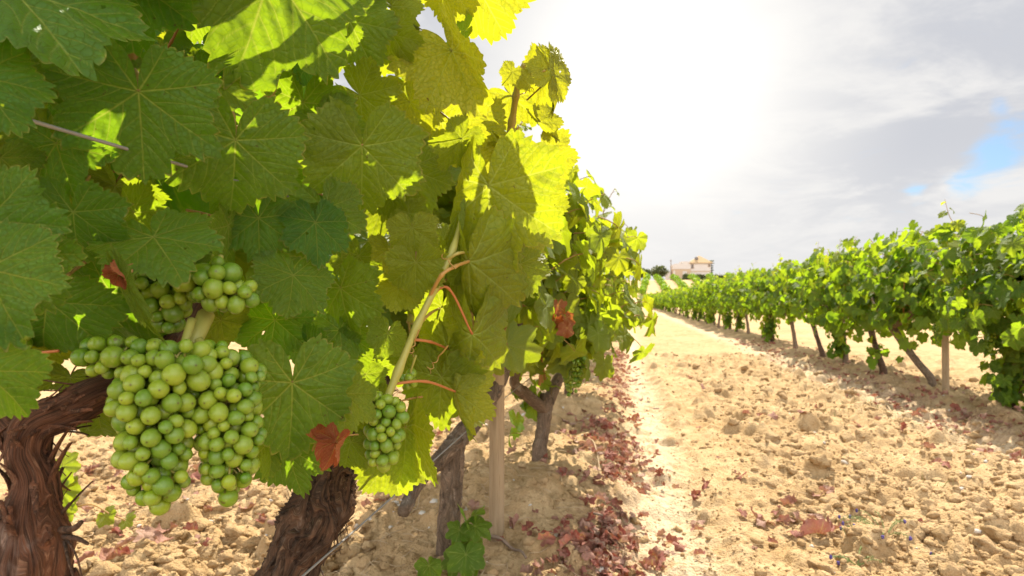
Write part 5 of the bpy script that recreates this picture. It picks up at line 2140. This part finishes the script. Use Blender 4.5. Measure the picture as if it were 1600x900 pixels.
def house():
    d = HOUSE_D
    ax, ay = hill_point(1082, d)
    base = gz(ax, ay)
    e = empty('house', (ax, ay, base), 'white house with pyramid roof and long flat-roofed ochre wing on the hilltop', 'house')
    yaw = R(9.65) - R(6)
    e.rotation_euler.z = yaw
    u = d / FPX       # metres per photo pixel here
    X = lambda px: (px - 1082) * u
    Z = lambda py: (440 - py) * u
    # main block
    mb = MB()
    mb.box(((X(1077) + X(1107)) / 2, 0, (Z(411) - 2) / 2), (X(1107) - X(1077), 5.2, Z(411) + 2))
    mb.build('wall', M['plaster'], e, smooth=False)
    # roof: hipped pyramid with eaves
    x0, x1, z0, z1 = X(1074.5), X(1110), Z(411.5), Z(399)
    xm = X(1092)
    V = [(x0, -3.0, z0), (x1, -3.0, z0), (x1, 3.0, z0), (x0, 3.0, z0), (x0, -3.0, z0 + .14), (x1, -3.0, z0 + .14), (x1, 3.0, z0 + .14), (x0, 3.0, z0 + .14), (xm, -.3, z1), (xm, .3, z1)]
    mb = MB()
    mb.add(V, [(3, 2, 1, 0), (0, 1, 5, 4), (1, 2, 6, 5), (2, 3, 7, 6), (3, 0, 4, 7), (5, 6, 9, 8), (7, 4, 8, 9)], [(4, 5, 8), (6, 7, 9)])
    roof = mb.build('roof', M['rooftile'], e, smooth=False)
    mb = MB()
    mb.box((X(1086.5), -1.55, Z(404)), (.75, 1.1, .8))
    dm = mb.build('dormer', M['glass_dark'], e, smooth=False)
    # string course and windows
    mb = MB()
    mb.box(((X(1077) + X(1107)) / 2, -2.66, Z(424)), (X(1107) - X(1077) + .1, .12, .22))
    mb.build('ledge', M['ochre'], e, smooth=False)
    for (px, py, w, h) in ((1079.5, 416.3, .62, 1.2), (1104.7, 415, .45, .75)):
        mb = MB()
        mb.box((X(px), -2.64, Z(py)), (w + .2, .10, h + .2))
        f = mb.build('window', M['ochre'], e, smooth=False)
        mb = MB()
        mb.box((X(px), -2.70, Z(py)), (w, .05, h))
        mb.build('pane', M['glass_dark'], f, smooth=False)
    # wing with stepped parapet
    mb = MB()
    xa, xb = X(1050), X(1076.8)
    mb.box(((xa + xb) / 2, -.3, (Z(420.5) - 2) / 2), (xb - xa, 4.6, Z(420.5) + 2))
    mb.build('wing_wall', M['ochre'], e, smooth=False)
    mb = MB()
    mb.box(((xa + xb) / 2, -.3, (Z(420.5) + Z(413.5)) / 2), (xb - xa + .1, 4.8, Z(413.5) - Z(420.5)))
    mb.box((X(1059), -.3, Z(413) ), (X(1064) - X(1054), 4.7, .36))
    mb.box((X(1070), -.3, Z(411.3)), (X(1076.5) - X(1063.5), 4.7, .95))
    mb.build('parapet', M['plaster'], e, smooth=False)
    mb = MB()
    mb.box((X(1068), -2.63, Z(430)), (1.1, .10, 2.2))
    mb.box((X(1052.0), -2.63, Z(431)), (.5, .12, 3.0))
    mb.build('door', M['plaster'], e, smooth=False)
    mb = MB()
    mb.box((X(1045.5), .2, (Z(424) - 1) / 2), (X(1049) - X(1042), 3.0, Z(424) + 1))
    mb.build('shed', M['plaster'], e, smooth=False)
    # pole at the left corner of the house
    mb = MB()
    V, Q, T = tube([(0, 0, -.5), (0, 0, Z(406) )], np.array([.13, .09]), 8)
    mb.add(V, Q, T, fib=V)
    V, Q, T = tube([(-.35, 0, Z(408)), (.35, 0, Z(408))], .04, 6)
    mb.add(V, Q, T, fib=V)
    o = mb.build('utility_pole', M['bark_grey'])
    x, y = hill_point(1048.5, d - 4)
    o.location = (x, y, gz(x, y))
    tag(o, 'tall slender dark pole at the left corner of the ochre wing', 'pole')
    # slender tiered conifer at right
    x, y = hill_point(1112, d - 2)
    t = empty('conifer_tree', (x, y, gz(x, y)), 'slender tiered conifer standing against the sky right of the house', 'tree')
    tm, lm = MB(), MB()
    h = Z(406)
    V, Q, T = tube([(0, 0, -.4), (.05, 0, h * .5), (0, 0, h)], np.array([.12, .09, .03]), 8)
    tm.add(V, Q, T, fib=V)
    rr = np.random.default_rng(65)
    for q in range(7):
        z = h * (.30 + .105 * q)
        w = (.35, .25, .4, .3, .35, .55, .62)[q]
        for a in range(5):
            aa = a * 1.26 + q
            V, Q, T = tube([(0, 0, z), (math.cos(aa) * w, math.sin(aa) * w, z + .12)], .02, 5)
            tm.add(V, Q, T, fib=V)
            clump(lm, rr, (math.cos(aa) * w * .85, math.sin(aa) * w * .85, z + .12), (.26, .26, .14), 16, .14)
    tm.build('trunk', M['bark_grey'], t)
    lm.build('crown', M['far_leaf'], t)
    for (px, top) in ((1124.5, 425), (1140.5, 424)):
        mb = MB()
        V, Q, T = tube([(0, 0, -.3), (0, 0, Z(top))], .045, 6)
        mb.add(V, Q, T, fib=V)
        o = mb.build('boundary_post', M['bark_grey'])
        x, y = hill_point(px, d)
        o.location = (x, y, gz(x, y))
        tag(o, 'thin dark post above the hedge, %s' % ('nearer to the conifer' if px < 1130 else 'farther right from the conifer'), 'post')
    # dark shrub at the right end of the hedge
    x, y = hill_point(1168, 172)
    s = empty('shrub', (x, y, gz(x, y)), 'dark shrub rising above the right end of the hedge', 'shrub')
    lm, tm = MB(), MB()
    clump(lm, rr, (0, 0, 1.3), (1.4, 1.2, 1.3), 420, .2)
    lm.build('foliage', M['far_leaf'], s)
    V, Q, T = tube([(0, 0, -.2), (0, 0, 1.4)], .07, 6)
    tm.add(V, Q, T, fib=V)
    tm.build('stems', M['bark_grey'], s)


house()
